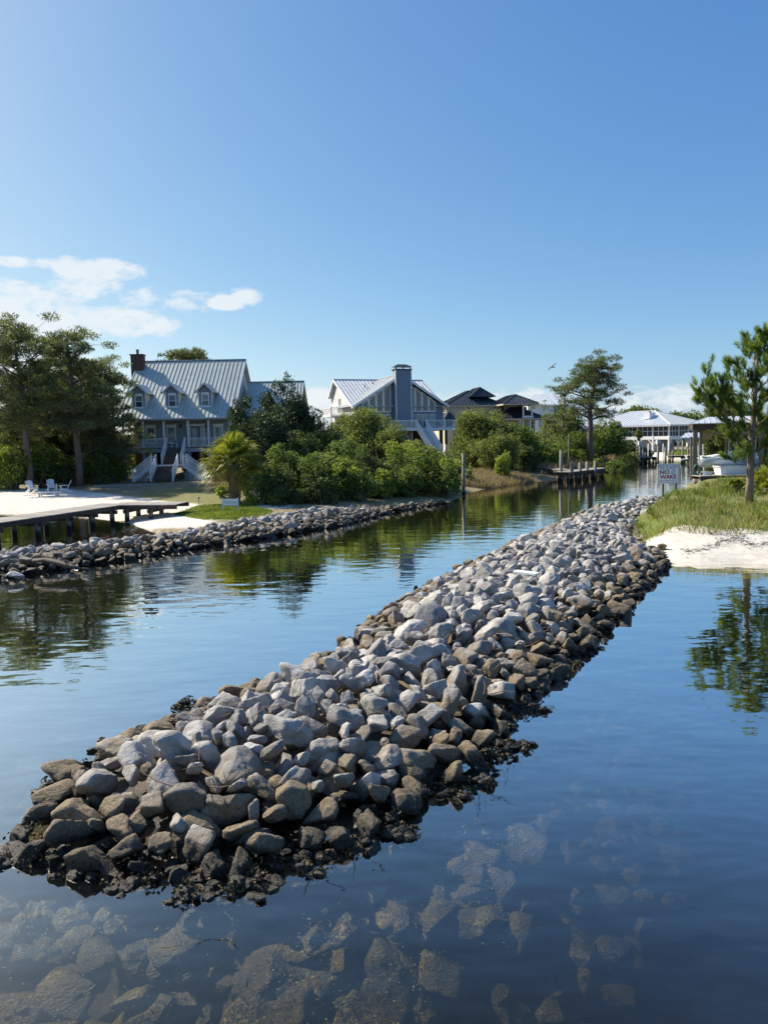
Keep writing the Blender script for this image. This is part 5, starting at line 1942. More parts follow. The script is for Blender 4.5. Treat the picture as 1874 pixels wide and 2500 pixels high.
def house_four():
    """white raised house with a screened gallery all round and a broad hipped roof"""
    # near corner
    C = A((1420 + 1166 / 5.527) / K, 1094 / K, 131)
    ang = math.radians(-54)                         # the long side runs back to the left
    g = gz(C.x, 131) 
    root = empty('screened_gallery_house', (C.x, C.y, g), 0, 'white raised house with a dark screened gallery and broad hipped metal roof', 'house')
    # local frame: x along the right face, -x.. the long left face runs along +y local; rotate so that the corner faces the camera
    root.rotation_euler = (0, 0, math.radians(36.9))
    # local x axis: right face; local y axis: long left face
    s = Sub(root)
    q = 131 / FPX / 5.527
    Z = lambda y: (508 - y) * q + CAM_H - g
    zg, zfl0, zfl1, zt = 0, Z(625), Z(580), Z(432)
    LX, LY = 9.0, 19.0
    bay = 3.0
    s.box('gallery_beam', M_WHITE, -.05, LX, -.05, LY, zfl0, zfl1)
    s.box('upper_floor_walls', M_SCREEN, 1.8, LX, 1.8, LY, zfl1, zt)
    s.box('lower_storey_wall', M_PALE, 3.0, LX, 4.5, LY, -.5, zfl0)
    s.box('eave_beam', M_WHITE, -.1, LX, -.1, LY, zt - .25, zt)
    # screens: left face (x=0, along y) and right face (y=0, along x)
    def face(n, L, ax):
        for k in range(n + 1):
            t = L * k / n
            b = (-.12, .12, t - .12, t + .12) if ax == 'y' else (t - .12, t + .12, -.12, .12)
            if not (k == 0 and ax == 'x'):
                s.box('gallery_post', M_WHITE, *b, -.4, zt - .251)
            if k < n:
                u0, u1 = t + .12, L * (k + 1) / n - .12
                mb = MB()
                for j in range(3):
                    a = u0 + (u1 - u0) * j / 3 + .04; e = u0 + (u1 - u0) * (j + 1) / 3 - .04
                    for z0_, z1_ in ((zfl1 + .05, zfl1 + .85), (zfl1 + .93, zt - .3)):
                        if ax == 'y': mb.box(-.01, .01, a, e, z0_, z1_)
                        else: mb.box(a, e, -.01, .01, z0_, z1_)
                o = mb.obj('insect_screen', M_SCREEN, root); o['kind'] = 'stuff'
                mb = MB()
                for j in (1, 2):
                    a = u0 + (u1 - u0) * j / 3
                    if ax == 'y': mb.box(-.05, .05, a - .04, a + .04, zfl1, zt - .25)
                    else: mb.box(a - .04, a + .04, -.05, .05, zfl1, zt - .25)
                if ax == 'y': mb.box(-.045, .045, u0, u1, zfl1 + .85, zfl1 + .93)
                else: mb.box(u0, u1, -.045, .045, zfl1 + .85, zfl1 + .93)
                mb.obj('screen_frame', M_WHITE, root)
    face(6, LY, 'y')
    face(3, LX, 'x')
    # knee braces below
    for (x, y) in ((0, 0), (3, 0), (6, 0), (0, 3.17), (0, 6.33)):
        dx, dy = (1, 0) if y == 0 else (0, 1)
        for sg in (-1, 1):
            if (x, y) == (0, 0) and sg < 0: continue
            s.bar('brace', M_WHITE, (x, y, zfl0 - 1.1), (x + dx * sg * .9, y + dy * sg * .9, zfl0 - .02), .12, .12)
    # blue bins and dark things below the house stay in its shade
    # hipped roof
    ov = .8
    zr = Z(240) + .25
    hip(root, 0, LX + 3, 0, LY, zt + .02, zr, M_METAL_W, 30, inset=7.6, ov=ov, trim=M_WHITE)
    # white roof chimney box
    ch = empty('chimney', (2.6, 5.6, 0)); ch.parent = root
    MB().box(-.9, .9, -.6, .6, zt + 1.2, Z(252)).obj('chimney_box', M_WHITE, ch)
    MB().tube([(.1, 0, Z(252)), (.1, 0, Z(232))], .22, 8).obj('chimney_pot', M_METAL_D, ch)
    # right-hand lower roof on posts: the neighbour's carport
    c = A((1420 + 1325 / 5.527) / K, 1090 / K, 116)
    rt = empty('canal_shelter', (c.x, 116, gz(c.x, 116)), 0, 'low white-roofed open shelter on dark posts right of the screened house', 'shelter')
    z1 = A((1500) / K, (960 + 622 / 5.527) / K, 116).z - rt.location.z
    roof_panels(rt, M_METAL_W, (0, 0, z1), (8, 0, z1), (1.6, 2, z1 + .75), (8, 2, z1 + .75), 12)
    MB().box(-.02, 8, -.05, .05, z1 - .12, z1 - .01).obj('eave_board', M_WHITE, rt)
    for x in (.5, 3.2, 6.5): MB().box(x - .12, x + .12, .3, .5, -.8, z1 - .1).obj('post', M_WOOD, rt)


house_four()


def red_roof():
    Y = 110
    c = A(10, 930, Y)
    root = empty('red_roof_house', (c.x, Y, gz(c.x, Y)), 0, 'red roof glimpsed between the pine trunks at the left edge', 'house')
    z = c.z - gz(c.x, Y)
    MB().box(-5, 2.1, 0, 6, -.2, z - .6).obj('wall', M_CREAM, root)
    roof_panels(root, mat('red_roofing', (.34, .12, .10), .6, .1, 2), (-5.5, -.5, z - .9), (2.5, -.5, z - .9), (-5.5, 3, z + .9), (2.0, 3, z + .9), 12)


red_roof()

# ------------------------------------------------------------ docks, boats and small things
def piling(x, y, top, r=.13, bottom=-1.6, m=None, name='piling', parent=None, label=None, cat=None, group=None, cap=False):
    mb = MB().tube([(0, 0, bottom), (0, 0, .35), (0, 0, top)], [r * 1.08, r * 1.05, r], 9)
    if cap: mb.tube([(0, 0, top), (0, 0, top + .12)], [r * 1.05, .01], 9)
    o = mb.obj(name, m or M_PILE, parent, True, loc=(x, y, 0))
    return tag(o, label, cat, group)


def pile_material():
    m = mat('piling_timber', (.26, .24, .20), .9, .3, 6, .015, 16, stretch=(1, 1, .3), color2=(.14, .12, .10))
    t = m.node_tree; L = t.links
    b = t.nodes['Principled BSDF']
    src = b.inputs['Base Color'].links[0].from_socket
    g = N(t, 'ShaderNodeNewGeometry'); sx = N(t, 'ShaderNodeSeparateXYZ'); L.new(g.outputs['Position'], sx.inputs[0])
    mr = N(t, 'ShaderNodeMapRange'); mr.inputs['From Min'].default_value = .45; mr.inputs['From Max'].default_value = .25
    L.new(sx.outputs[2], mr.inputs['Value'])
    mx = N(t, 'ShaderNodeMix', data_type='RGBA'); mx.inputs[7].default_value = (.02, .018, .014, 1)
    L.new(mr.outputs[0], mx.inputs[0]); L.new(src, mx.inputs[6]); L.new(mx.outputs[2], b.inputs['Base Color'])
    return m


M_PILE = pile_material()


def deck_run(root, a, b, w, z, plank=.145, th=.045, beam=.22, piles=(), pile_r=.13, beam_m=None, cross=True, plank_name='plank'):
    """one straight run of boardwalk: planks across, side beams, bents of two piles"""
    a = Vector((a[0], a[1], z)); b = Vector((b[0], b[1], z))
    d = (b - a).normalized(); sd = d.cross(Vector((0, 0, 1)))
    L = (b - a).length
    rz = math.atan2(d.y, d.x)
    n = int(L / plank)
    me = MB().box(-plank / 2 + .006, plank / 2 - .006, -w / 2, w / 2, -th, 0).mesh('plank', M_PLANK)
    for k in range(n):
        p = a + d * ((k + .5) * plank)
        link(plank_name, me, root, (p.x, p.y, z + rnd.uniform(-.004, .004)), (0, 0, rz + rnd.uniform(-.01, .01)))
    for sg in (-1, 1):
        MB().bar(a + sd * sg * (w / 2 - .06) - Vector((0, 0, th + beam / 2 + .003)), b + sd * sg * (w / 2 - .06) - Vector((0, 0, th + beam / 2 + .003)), .07, beam).obj('side_beam', beam_m or M_WOOD_D, root)
    for t in piles:
        p = a + d * (L * t)
        for sg in (-1, 1):
            q = p + sd * sg * (w / 2 - .22)
            piling(q.x, q.y, z - th - beam, pile_r, parent=root)
        MB().bar(p + sd * (w / 2 + .1) - Vector((0, 0, th + beam + .11)), p - sd * (w / 2 + .1) - Vector((0, 0, th + beam + .11)), .16, .2).obj('cross_beam', beam_m or M_WOOD_D, root)


def left_dock():
    z = 1.02
    root = empty('boardwalk', (0, 0, 0), 0, 'low timber boardwalk crossing the little lagoon at the left edge', 'boardwalk')
    P = [w2(-80, 1143, z), w2(120, 1108, z), w2(262, 1087, z), w2(400, 1084, z)]
    P = [w2(-90, 1136, z), w2(250, 1087.5, z), w2(395, 1086, z)]
    deck_run(root, P[0], P[1], 1.9, z, piles=(.13, .36, .56, .73, .88))
    deck_run(root, P[1], P[2], 1.9, z - .012, piles=(.25, .6))
    return root


left_dock()


def middle_dock():
    z = .95
    root = empty('dock', (0, 0, 0), 0, 'narrow grey boardwalk leading to a small platform on the far canal bank', 'dock')
    f = lambda zx, zy: w2((1050 + zx / 4.145) / K, (860 + zy / 4.145) / K, z)
    a, b, c = f(400, 1126), f(900, 1140), f(1385, 1188)
    deck_run(root, a, b, 1.2, z, piles=(.2, .6))
    deck_run(root, b, c, 1.2, z - .01, piles=(.25, .55, .8))
    d0, d1 = f(1330, 1212), f(1700, 1172)
    deck_run(root, d0, d1, 1.6, z + .01, piles=(.05, .28, .5, .72, .95))
    e1 = w2((1420 + 175 / 5.527) / K, (960 + 1005 / 5.527) / K, z)
    deck_run(root, d1, e1, 1.4, z, piles=(.5, .95))
    G = 'mooring piles of the middle dock'
    for k, (zx, zt, zb, lab) in enumerate(((1320, 990, 1310, 'tall mooring pile at the left end of the middle dock platform'), (1430, 1122, 1310, 'mooring pile second from left at the middle dock platform'),
                                           (1512, 1118, 1300, 'mooring pile third from left at the middle dock platform'), (1584, 1108, 1290, 'mooring pile fourth from left at the middle dock platform'))):
        x, y = w2((1050 + zx / 4.145) / K, (860 + zb / 4.145) / K, 0)
        top = A((1050 + zx / 4.145) / K, (860 + zt / 4.145) / K, y).z
        piling(x, y, top, .15, label=lab, cat='mooring pile', group=G)
    for zx, zt, zb, lab in ((65, 928, 1150, 'mooring pile near the right end of the middle dock'), (176, 912, 1160, 'mooring pile at the right tip of the middle dock')):
        x, y = w2((1420 + zx / 5.527) / K, (960 + zb / 5.527) / K, 0)
        top = A((1420 + zx / 5.527) / K, (960 + zt / 5.527) / K, y).z
        piling(x, y, top, .15, label=lab, cat='mooring pile', group=G)
    x, y = w2((1050 + 1398 / 4.145) / K, (860 + 1195 / 4.145) / K, .5)
    top = A((1050 + 1398 / 4.145) / K, (860 + 830 / 4.145) / K, y).z
    piling(x, y, top, .06, .2, M_WOOD, 'dock_pole', label='thin tall pole beside the walkway of the middle dock', cat='pole')


middle_dock()
x, y = w2(1001, 1071, 0)
piling(x, y, A(1000, 979, y).z, .13, label='single tall timber pile standing alone in the canal', cat='mooring pile', name='mooring_pile')


def far_docks():
    z = .95
    q = lambda zx, zy, zz=0: w2((1420 + zx / 5.527) / K, (960 + zy / 5.527) / K, zz)
    # left far dock
    root = empty('dock', (0, 0, 0), 0, 'dark low dock in front of the palms of the screened house', 'dock')
    a = q(690, 868, z); b = q(1010, 862, z)
    Y = 105
    a = A((1420 + 690 / 5.527) / K, (960 + 868 / 5.527) / K, Y); b = A((1420 + 1010 / 5.527) / K, (960 + 862 / 5.527) / K, Y)
    deck_run(root, (a.x, a.y), (b.x, b.y), 1.6, z, piles=(.05, .3, .6, .9), plank=.3)
    root = empty('dock', (0, 0, 0), 0, 'long low dock behind the warning sign below the screened house', 'dock')
    a = A((1420 + 1180 / 5.527) / K, 1110 / K, 108); b = A((1420 + 1640 / 5.527) / K, 1110 / K, 108)
    deck_run(root, (a.x, a.y), (b.x, b.y), 1.4, z, piles=(.05, .4, .65, .95), plank=.3)
    G = 'boat lift piles in front of the screened house'
    for zx, zt, Y, r, lab, box in ((688, 800, 103, .13, 'short dark pile at the left end of the far dock', 0), (778, 700, 103, .15, 'dark lift pile carrying a white motor box left of the palm', 1),
                                   (1025, 690, 101, .15, 'dark lift pile carrying a white motor box just above the warning sign', 1), (1125, 730, 100, .15, 'plain dark pile right behind the top of the warning sign', 0),
                                   (818, 690, 107, .07, 'thin white pole left of the far lift', 0), (893, 680, 107, .08, 'thin white pole at the middle of the far dock', 0), (1093, 680, 107, .06, 'thin pale pole between the two far lifts', 0),
                                   (1176, 760, 109, .15, 'low pile at the left end of the long far dock', 0), (1222, 765, 109, .13, 'second low pile of the long far dock', 0), (1358, 640, 110, .13, 'tall pile of the long far dock by the shelter', 0),
                                   (1430, 720, 110, .12, 'pile with a pale box top right of the shelter post', 1), (853, 790, 107, .1, 'short grey pile beside the white poles', 0)):
        p = A((1420 + zx / 5.527) / K, (960 + zt / 5.527) / K, Y)
        lo = 'thin' in lab
        o = piling(p.x, Y, p.z, r, m=M_WHITE if lo else M_PILE, label=lab, cat='pile', group=G, name='lift_pile')
        if box:
            bx = empty('lift_motor_box', (p.x, Y, p.z), 0, {778: 'white boat lift motor box left of the palms', 1025: 'white boat lift motor box above the warning sign', 1430: 'pale box on the pile by the shelter'}[zx], 'box')
            MB().box(-.22, .22, -.2, .2, 0, .5).box(-.25, .25, -.23, .23, .501, .56).obj('box_shell', M_WHITE, bx)
            MB().box(-.12, .12, -.22, -.202, .1, .4).obj('box_door', M_WHITE2, bx)
    # small white craft
    c = A((1420 + 1440 / 5.527) / K, 1122 / K, 104)
    j = empty('white_jet_ski', (c.x, 104, .25), math.radians(200), 'small white watercraft floating by the far dock piles', 'jet ski')
    mb = MB()
    secs = [(-1.3, .42, .30), (-.6, .5, .34), (.4, .46, .36), (1.1, .25, .34), (1.45, .04, .30)]
    hull(mb, secs, .35)
    mb.obj('hull', M_WHITE, j)
    MB().box(-.9, .2, -.18, .18, .30, .55).obj('seat', M_DOOR, j)
    MB().bar((.3, 0, .3), (.55, 0, .75), .3, .12).bar((.5, -.35, .8), (.5, .35, .8), .05, .05).obj('handlebar', M_WHITE2, j)
    # palms before the screened house
    for zx, zt, w_, lab, sd in ((505, 490, 100, 'small dark palm at the left part of the screened gallery', 1), (765, 480, 150, 'shaggy palm in front of the middle of the screened gallery', 2)):
        p = A((1420 + zx / 5.527) / K, (960 + zt / 5.527) / K, 118)
        gg = gz(p.x, 118)
        build_palm(p.x, 118, p.z - gg - .8, w_ / 5.527 * 118 / FPX / 2 * 1.1, lab, 50 + sd, nf=24, trunk_r=.25)
    bush = [(600, 650, 45, 'low dark bush under the left gallery'), (850, 730, 40, 'palmetto-like bush by the far dock'), (420, 640, 60, 'round dark tree at the left corner of the screened house')]
    for zx, zt, w_, lab in bush:
        bush_px((1420 + zx / 5.527) / K, (960 + zt / 5.527) / K, w_, 116, M_DARKF, lab, 700 + zx, leaf=.24)


def hull(mb, secs, depth, keel=.0):
    """boat hull from stations (x, half beam, sheer height)"""
    rows = []
    for (x, hb, z) in secs:
        rows.append([(x, -hb, z), (x, -hb * .8, z - depth * .55), (x, 0, z - depth - keel), (x, hb * .8, z - depth * .55), (x, hb, z)])
    vs = [p for r in rows for p in r]
    fs = []
    for i in range(len(rows) - 1):
        for k in range(4):
            a = i * 5 + k
            fs.append((a, a + 1, a + 6, a + 5))
        fs.append((i * 5 + 4, i * 5, i * 5 + 5, i * 5 + 9))
    fs.append((0, 1, 2, 3, 4)); n = (len(rows) - 1) * 5
    fs.append((n + 4, n + 3, n + 2, n + 1, n))
    mb.add(vs, fs)


M_DARKF = bpy.data.materials['dark_shrub_leaves']
far_docks()


def boathouse():
    Y = 56
    q = Y / FPX / 3.949
    X0 = A((1540 + 608 / 3.949) / K, 1160 / K, Y).x
    X = lambda zx: X0 + (zx - 608) * q
    Z = lambda zy: A((1540 + 700 / 3.949) / K, (780 + zy / 3.949) / K, Y).z
    root = empty('timber_boathouse', (X0, Y, 0), math.radians(-19), 'open timber boathouse on thick square posts with a shallow pale roof', 'boathouse')
    L = lambda zx: X(zx) - X0
    zt = Z(1065); zb = Z(1008)
    P = [(608, 0), (665, 3.4), (1180, 0), (1232, 3.2), (905, 3.4), (1250, 0)]
    for zx, dy in P:
        w = .16
        x = L(zx) if dy < 1 else L(zx) + .25
        MB().box(x - w, x + w, dy - w, dy + w, -1.6, zt).obj('post', M_WOOD, root)
    MB().bar((L(590), -.05, (zt + zb) / 2), (L(1275), -.05, (zt + zb) / 2), .12, zb - zt).obj('roof_beam', M_WOOD_D, root)
    MB().bar((L(625), 3.5, (zt + zb) / 2), (L(1275), 3.5, (zt + zb) / 2), .12, zb - zt).obj('roof_beam', M_WOOD_D, root)
    for zx in (590, 1270):
        MB().bar((L(zx), -.1, (zt + zb) / 2 + .02), (L(zx), 3.6, (zt + zb) / 2 + .02), .12, zb - zt - .05).obj('end_beam', M_WOOD_D, root)
    ze = zb + .03; zr = Z(955)
    x0, x1 = L(575), L(1300)
    roof_panels(root, M_METAL_W, (x0, -.5, ze), (x1, -.5, ze), (x0 + 1.3, 1.8, zr + .1), (x1 - 1.3, 1.8, zr + .1), 14, seam=.04)
    roof_panels(root, M_METAL_W, (x1, 4.1, ze), (x0, 4.1, ze), (x1 - 1.3, 1.8, zr + .1), (x0 + 1.3, 1.8, zr + .1), 8, seam=.04)
    roof_panels(root, M_METAL_W, (x0, 4.1, ze), (x0, -.5, ze), (x0 + 1.3, 1.8, zr + .1), (x0 + 1.3, 1.8, zr + .1), 6, seam=.04)
    roof_panels(root, M_METAL_W, (x1, -.5, ze), (x1, 4.1, ze), (x1 - 1.3, 1.8, zr + .1), (x1 - 1.3, 1.8, zr + .1), 6, seam=.04)
    # storage wall on the right side
    for k in range(7):
        x = L(1192) + k * .10
        MB().box(x, x + .088, .3, .34, .9, zt - .01).obj('wall_board', M_WOOD_D, root)
    MB().box(L(705), L(790), 3.2, 3.3, zt - .75, zt - .05).obj('lift_motor_cover', mat('tan_canvas', (.36, .28, .18), .9, .2, 4), root)
    # the lift: slanted white guide poles
    lift = empty('boat_lift', (X0, Y, 0), 0, 'pale slanted guide poles and cradle of the boat lift', 'boat lift')
    for a, b in (((722, 1205), (755, 1490)), ((772, 1205), (790, 1480)), ((706, 1130), (712, 1490)), ((748, 1125), (752, 1490))):
        MB().tube([(L(b[0]), 1.6 if a[1] > 1200 else 2.6, Z(b[1]) - .6), (L(a[0]), 1.6 if a[1] > 1200 else 2.6, Z(a[1]))], .055 if a[1] > 1200 else .09, 8).obj('guide_pole', M_WHITE2 if a[1] > 1200 else M_WOOD, lift)
    MB().box(L(700), L(1150), 1.2, 1.4, Z(1490), Z(1475)).obj('cradle_beam', M_WHITE2, lift)
    # dock platform
    zd = Z(1497)
    dk = empty('boathouse_dock', (0, 0, 0), 0, 'grey plank dock at the foot of the boathouse', 'dock')
    deck_run(dk, (X(572), Y - .9), (X(1300), Y - .9), 1.5, zd, piles=(.03, .14, .4, .7), pile_r=.16)
    MB().box(X(572), X(1300), Y - 1.72, Y - 1.66, zd - .30, zd + .01).obj('fascia_board', M_WOOD_D, dk)
    # bench-like low white step on the dock
    bx = empty('dock_box', (X(700), Y - .6, zd), 0, 'small pale box lying on the dock behind the hose reel', 'box')
    MB().box(-.28, .28, -.15, .15, 0, .16).obj('box_body', M_WHITE2, bx); MB().box(-.30, .30, -.17, .17, .161, .19).obj('box_lid', M_WHITE, bx)
    # hose
    hs = empty('garden_hose', (X(613), Y - .22, Z(1440)), 0, 'coiled green garden hose hanging on the left boathouse post', 'hose')
    M_HOSE = mat('green_hose', (.03, .22, .15), .4, .1, 4)
    for k in range(4):
        pts = [(math.cos(t) * (.20 + .02 * k), -.04 * k, math.sin(t) * (.36 + .012 * k) - .02 * k) for t in np.linspace(0, 6.283, 22)]
        MB().tube(pts, .02, 6, False).obj('coil', M_HOSE, hs, True)
    MB().box(-.08, .08, .02, .14, -.05, .35).obj('hose_hanger', M_WOOD_D, hs)
    MB().tube([(.0, 0, -.36), (.02, 0, -.55), (-.02, .02, -.62)], .02, 6).obj('hose_end', M_HOSE, hs)
    MB().box(-.32, .36, -.06, .06, -.9, -.6).obj
    # boat on the lift
    bt = empty('motor_boat', (X(740), Y + 1.4, Z(1400)), 0, 'pale blue-white motor boat with a tan canopy raised on the lift', 'boat')
    mb = MB()
    S1 = [(-.02, .04, .62), (.35, .45, .58), (1.0, .85, .50), (2.0, 1.1, .44), (3.6, 1.15, .40), (5.6, 1.1, .40)]
    hull(mb, S1, .85)
    mb.obj('hull', mat('pale_blue_gelcoat', (.42, .50, .55), .25, .05, 2, spec=.6), bt, True)
    mb = MB()
    for sg in (-1, 1):
        pts = [(x, sg * hb, z) for x, hb, z in S1]
        mb.tube(pts, .04, 6)
    mb.obj('rub_rail', M_WHITE, bt)
    MB().prism([(.5, .52), (2.2, .48), (2.2, .72), (1.4, .74), (.7, .62)], 1.2, 'y', -.6).obj('fore_deck', M_WHITE, bt)
    MB().prism([(2.2, .4), (3.2, .4), (3.2, 1.45), (2.9, 1.45), (2.4, .9)], 1.0, 'y', -.5).obj('console', M_WHITE, bt)
    MB().prism([(2.42, .95), (2.92, 1.5), (2.95, 1.46), (2.5, .92)], .9, 'y', -.45).obj('windscreen', M_GLASS, bt)
    for x in (2.4, 3.9):
        for y in (-.6, .6): MB().tube([(x, y, .5), (x + .1, y, 2.3)], .03, 6).obj('canopy_pole', M_WHITE2, bt)
    MB().prism([(1.1, 2.28), (4.6, 2.28), (4.5, 2.42), (2.9, 2.52), (1.2, 2.40)], 1.6, 'y', -.8).obj('canopy', mat('tan_canopy', (.50, .46, .36), .9, .1, 3), bt)
    MB().box(3.4, 4.2, -.4, .4, .4, .9).obj('seat', M_WHITE, bt)
    MB().box(5.6, 5.9, -.25, .25, .0, 1.0).obj('outboard_motor', M_DOOR, bt)
    MB().prism([(1.22, -.12), (1.42, -.12), (1.32, -.26)], .02, 'y', -.93).obj('bow_mark', M_DOOR, bt)
    # white skiff in front
    sk = empty('white_skiff', (X(832), Y + .1, Z(1508)), 0, 'plain white square-ended skiff resting on the dock in front of the motor boat', 'boat')
    mb = MB()
    mb.add([(0.08, -.5, 0), (3.2, -.5, 0), (3.2, .5, 0), (.08, .5, 0), (-.05, -.62, .68), (3.3, -.62, .72), (3.3, .62, .72), (-.05, .62, .68)],
           [(3, 2, 1, 0), (0, 1, 5, 4), (1, 2, 6, 5), (2, 3, 7, 6), (3, 0, 4, 7), (4, 5, 6, 7)])
    mb.obj('hull', M_WHITE, sk)
    mb = MB(); mb.bar((-.08, -.64, .70), (3.32, -.64, .74), .07, .06); mb.bar((-.08, -.64, .70), (-.08, .64, .70), .07, .06); mb.bar((-.08, .64, .70), (3.32, .64, .74), .07, .06)
    mb.obj('gunwale', M_WHITE2, sk)
    # neighbour house at the far right edge
    Yn = 84
    c = A(1640, 930, Yn)
    nb = empty('house', (c.x, Yn, 0.9), 0, 'grey-blue house mostly hidden behind the boathouse at the right edge', 'house')
    z1 = A(1640, 915, Yn).z - .9
    MB().box(3.5, 12, 0, 7, -.3, z1).obj('wall', M_SHADOW, nb)
    for k in range(3): window(nb, 4.6 + k * 1.4, z1 - 2.4, .9, 1.2, 0, M_GLASS_SKY)
    roof_panels(nb, M_METAL_L, (2.6, -.8, z1), (13, -.8, z1), (4.6, 3.5, z1 + 1.9), (13, 3.5, z1 + 1.9), 18)
    MB().box(2.6, 13, -.85, -.8, z1 - .2, z1 - .01).obj('fascia', M_WHITE2, nb)


boathouse()


def no_wake_sign():
    x, y = w2(1442, 1062, .85)
    g = .75
    s = y / FPX
    root = empty('no_wake_sign', (x, y, g), math.radians(-3), 'white square NO WAKE warning sign with red letters on two dark posts', 'sign')
    root.rotation_euler = (0, math.radians(-.8), math.radians(-2))
    w = 52.5 * s; h = 49 * s
    zc = A(1442, 1023, y).z - g
    for dx in (-11.5, 19.5):
        MB().box(dx * s - .05, dx * s + .05, .03, .10, -.5, zc + h * .3).obj('post', M_SHADOW, root)
    MB().box(-w / 2, w / 2, -.006, .012, zc - h / 2, zc + h / 2).obj('sign_board', mat('sign_white', (.92, .92, .95), .5, .04, 3), root)
    PUR = mat('sign_navy', (.10, .09, .22), .5, .03, 3); RED = mat('sign_red', (.25, .012, .03), .5, .03, 3); GR = mat('sign_mauve', (.20, .14, .26), .5, .03, 3)
    b = MB(); i = .045; t = .022
    x0, x1, z0, z1 = -w / 2 + i, w / 2 - i, zc - h / 2 + i, zc + h / 2 - i
    b.box(x0, x1, -.011, -.0075, z1 - t, z1); b.box(x0, x1, -.011, -.0075, z0, z0 + t); b.box(x0, x0 + t, -.011, -.0075, z0 + t, z1 - t); b.box(x1 - t, x1, -.011, -.0075, z0 + t, z1 - t)
    b.obj('border', PUR, root)

    def text(body, size, cx, cz, m, sx=1.0, bold=.0, name='lettering'):
        cu = bpy.data.curves.new('t', 'FONT')
        cu.body = body; cu.size = size; cu.align_x = 'CENTER'; cu.align_y = 'CENTER'; cu.extrude = .001; cu.offset = bold
        o = bpy.data.objects.new('t', cu)
        COL.objects.link(o)
        bpy.context.view_layer.update()
        me = bpy.data.meshes.new_from_object(o)
        bpy.data.objects.remove(o)
        me.materials.clear(); me.materials.append(m)
        return link(name, me, root, (cx, -.0095, cz), (math.pi / 2, 0, 0), (sx, 1, 1))
    H = h
    text('PRIVATE CANAL', H * .125, 0, zc + H * .365, PUR, 1.08, .003)
    text('NO OUTLET', H * .125, .01, zc + H * .255, PUR, 1.12, .003)
    text('NO', H * .27, -w * .17, zc + H * .07, RED, 1.12, .010)
    text('WAKE', H * .27, 0, zc - H * .17, RED, 1.04, .010)
    text('IDLE SPEED ONLY', H * .105, 0, zc - H * .355, GR, 1.05, .001)
    # ring with a stroke
    ring = MB(); R = H * .105
    n = 28
    for k in range(n):
        a0, a1 = 2 * math.pi * k / n, 2 * math.pi * (k + 1) / n
        pts = [(math.cos(a) * r_ + w * .235, math.sin(a) * r_ + zc + H * .07) for a, r_ in ((a0, R), (a1, R), (a1, R * .8), (a0, R * .8))]
        ring.prism(pts, .003, 'y', -.0115)
    cxr, czr = w * .235, zc + H * .07
    ring.bar((cxr - R * .55, -.012, czr - R * .6), (cxr + R * .55, -.012, czr + R * .6), .004, R * .2, (-.7, 0, .7))
    ring.obj('prohibition_symbol', PUR, root)


no_wake_sign()


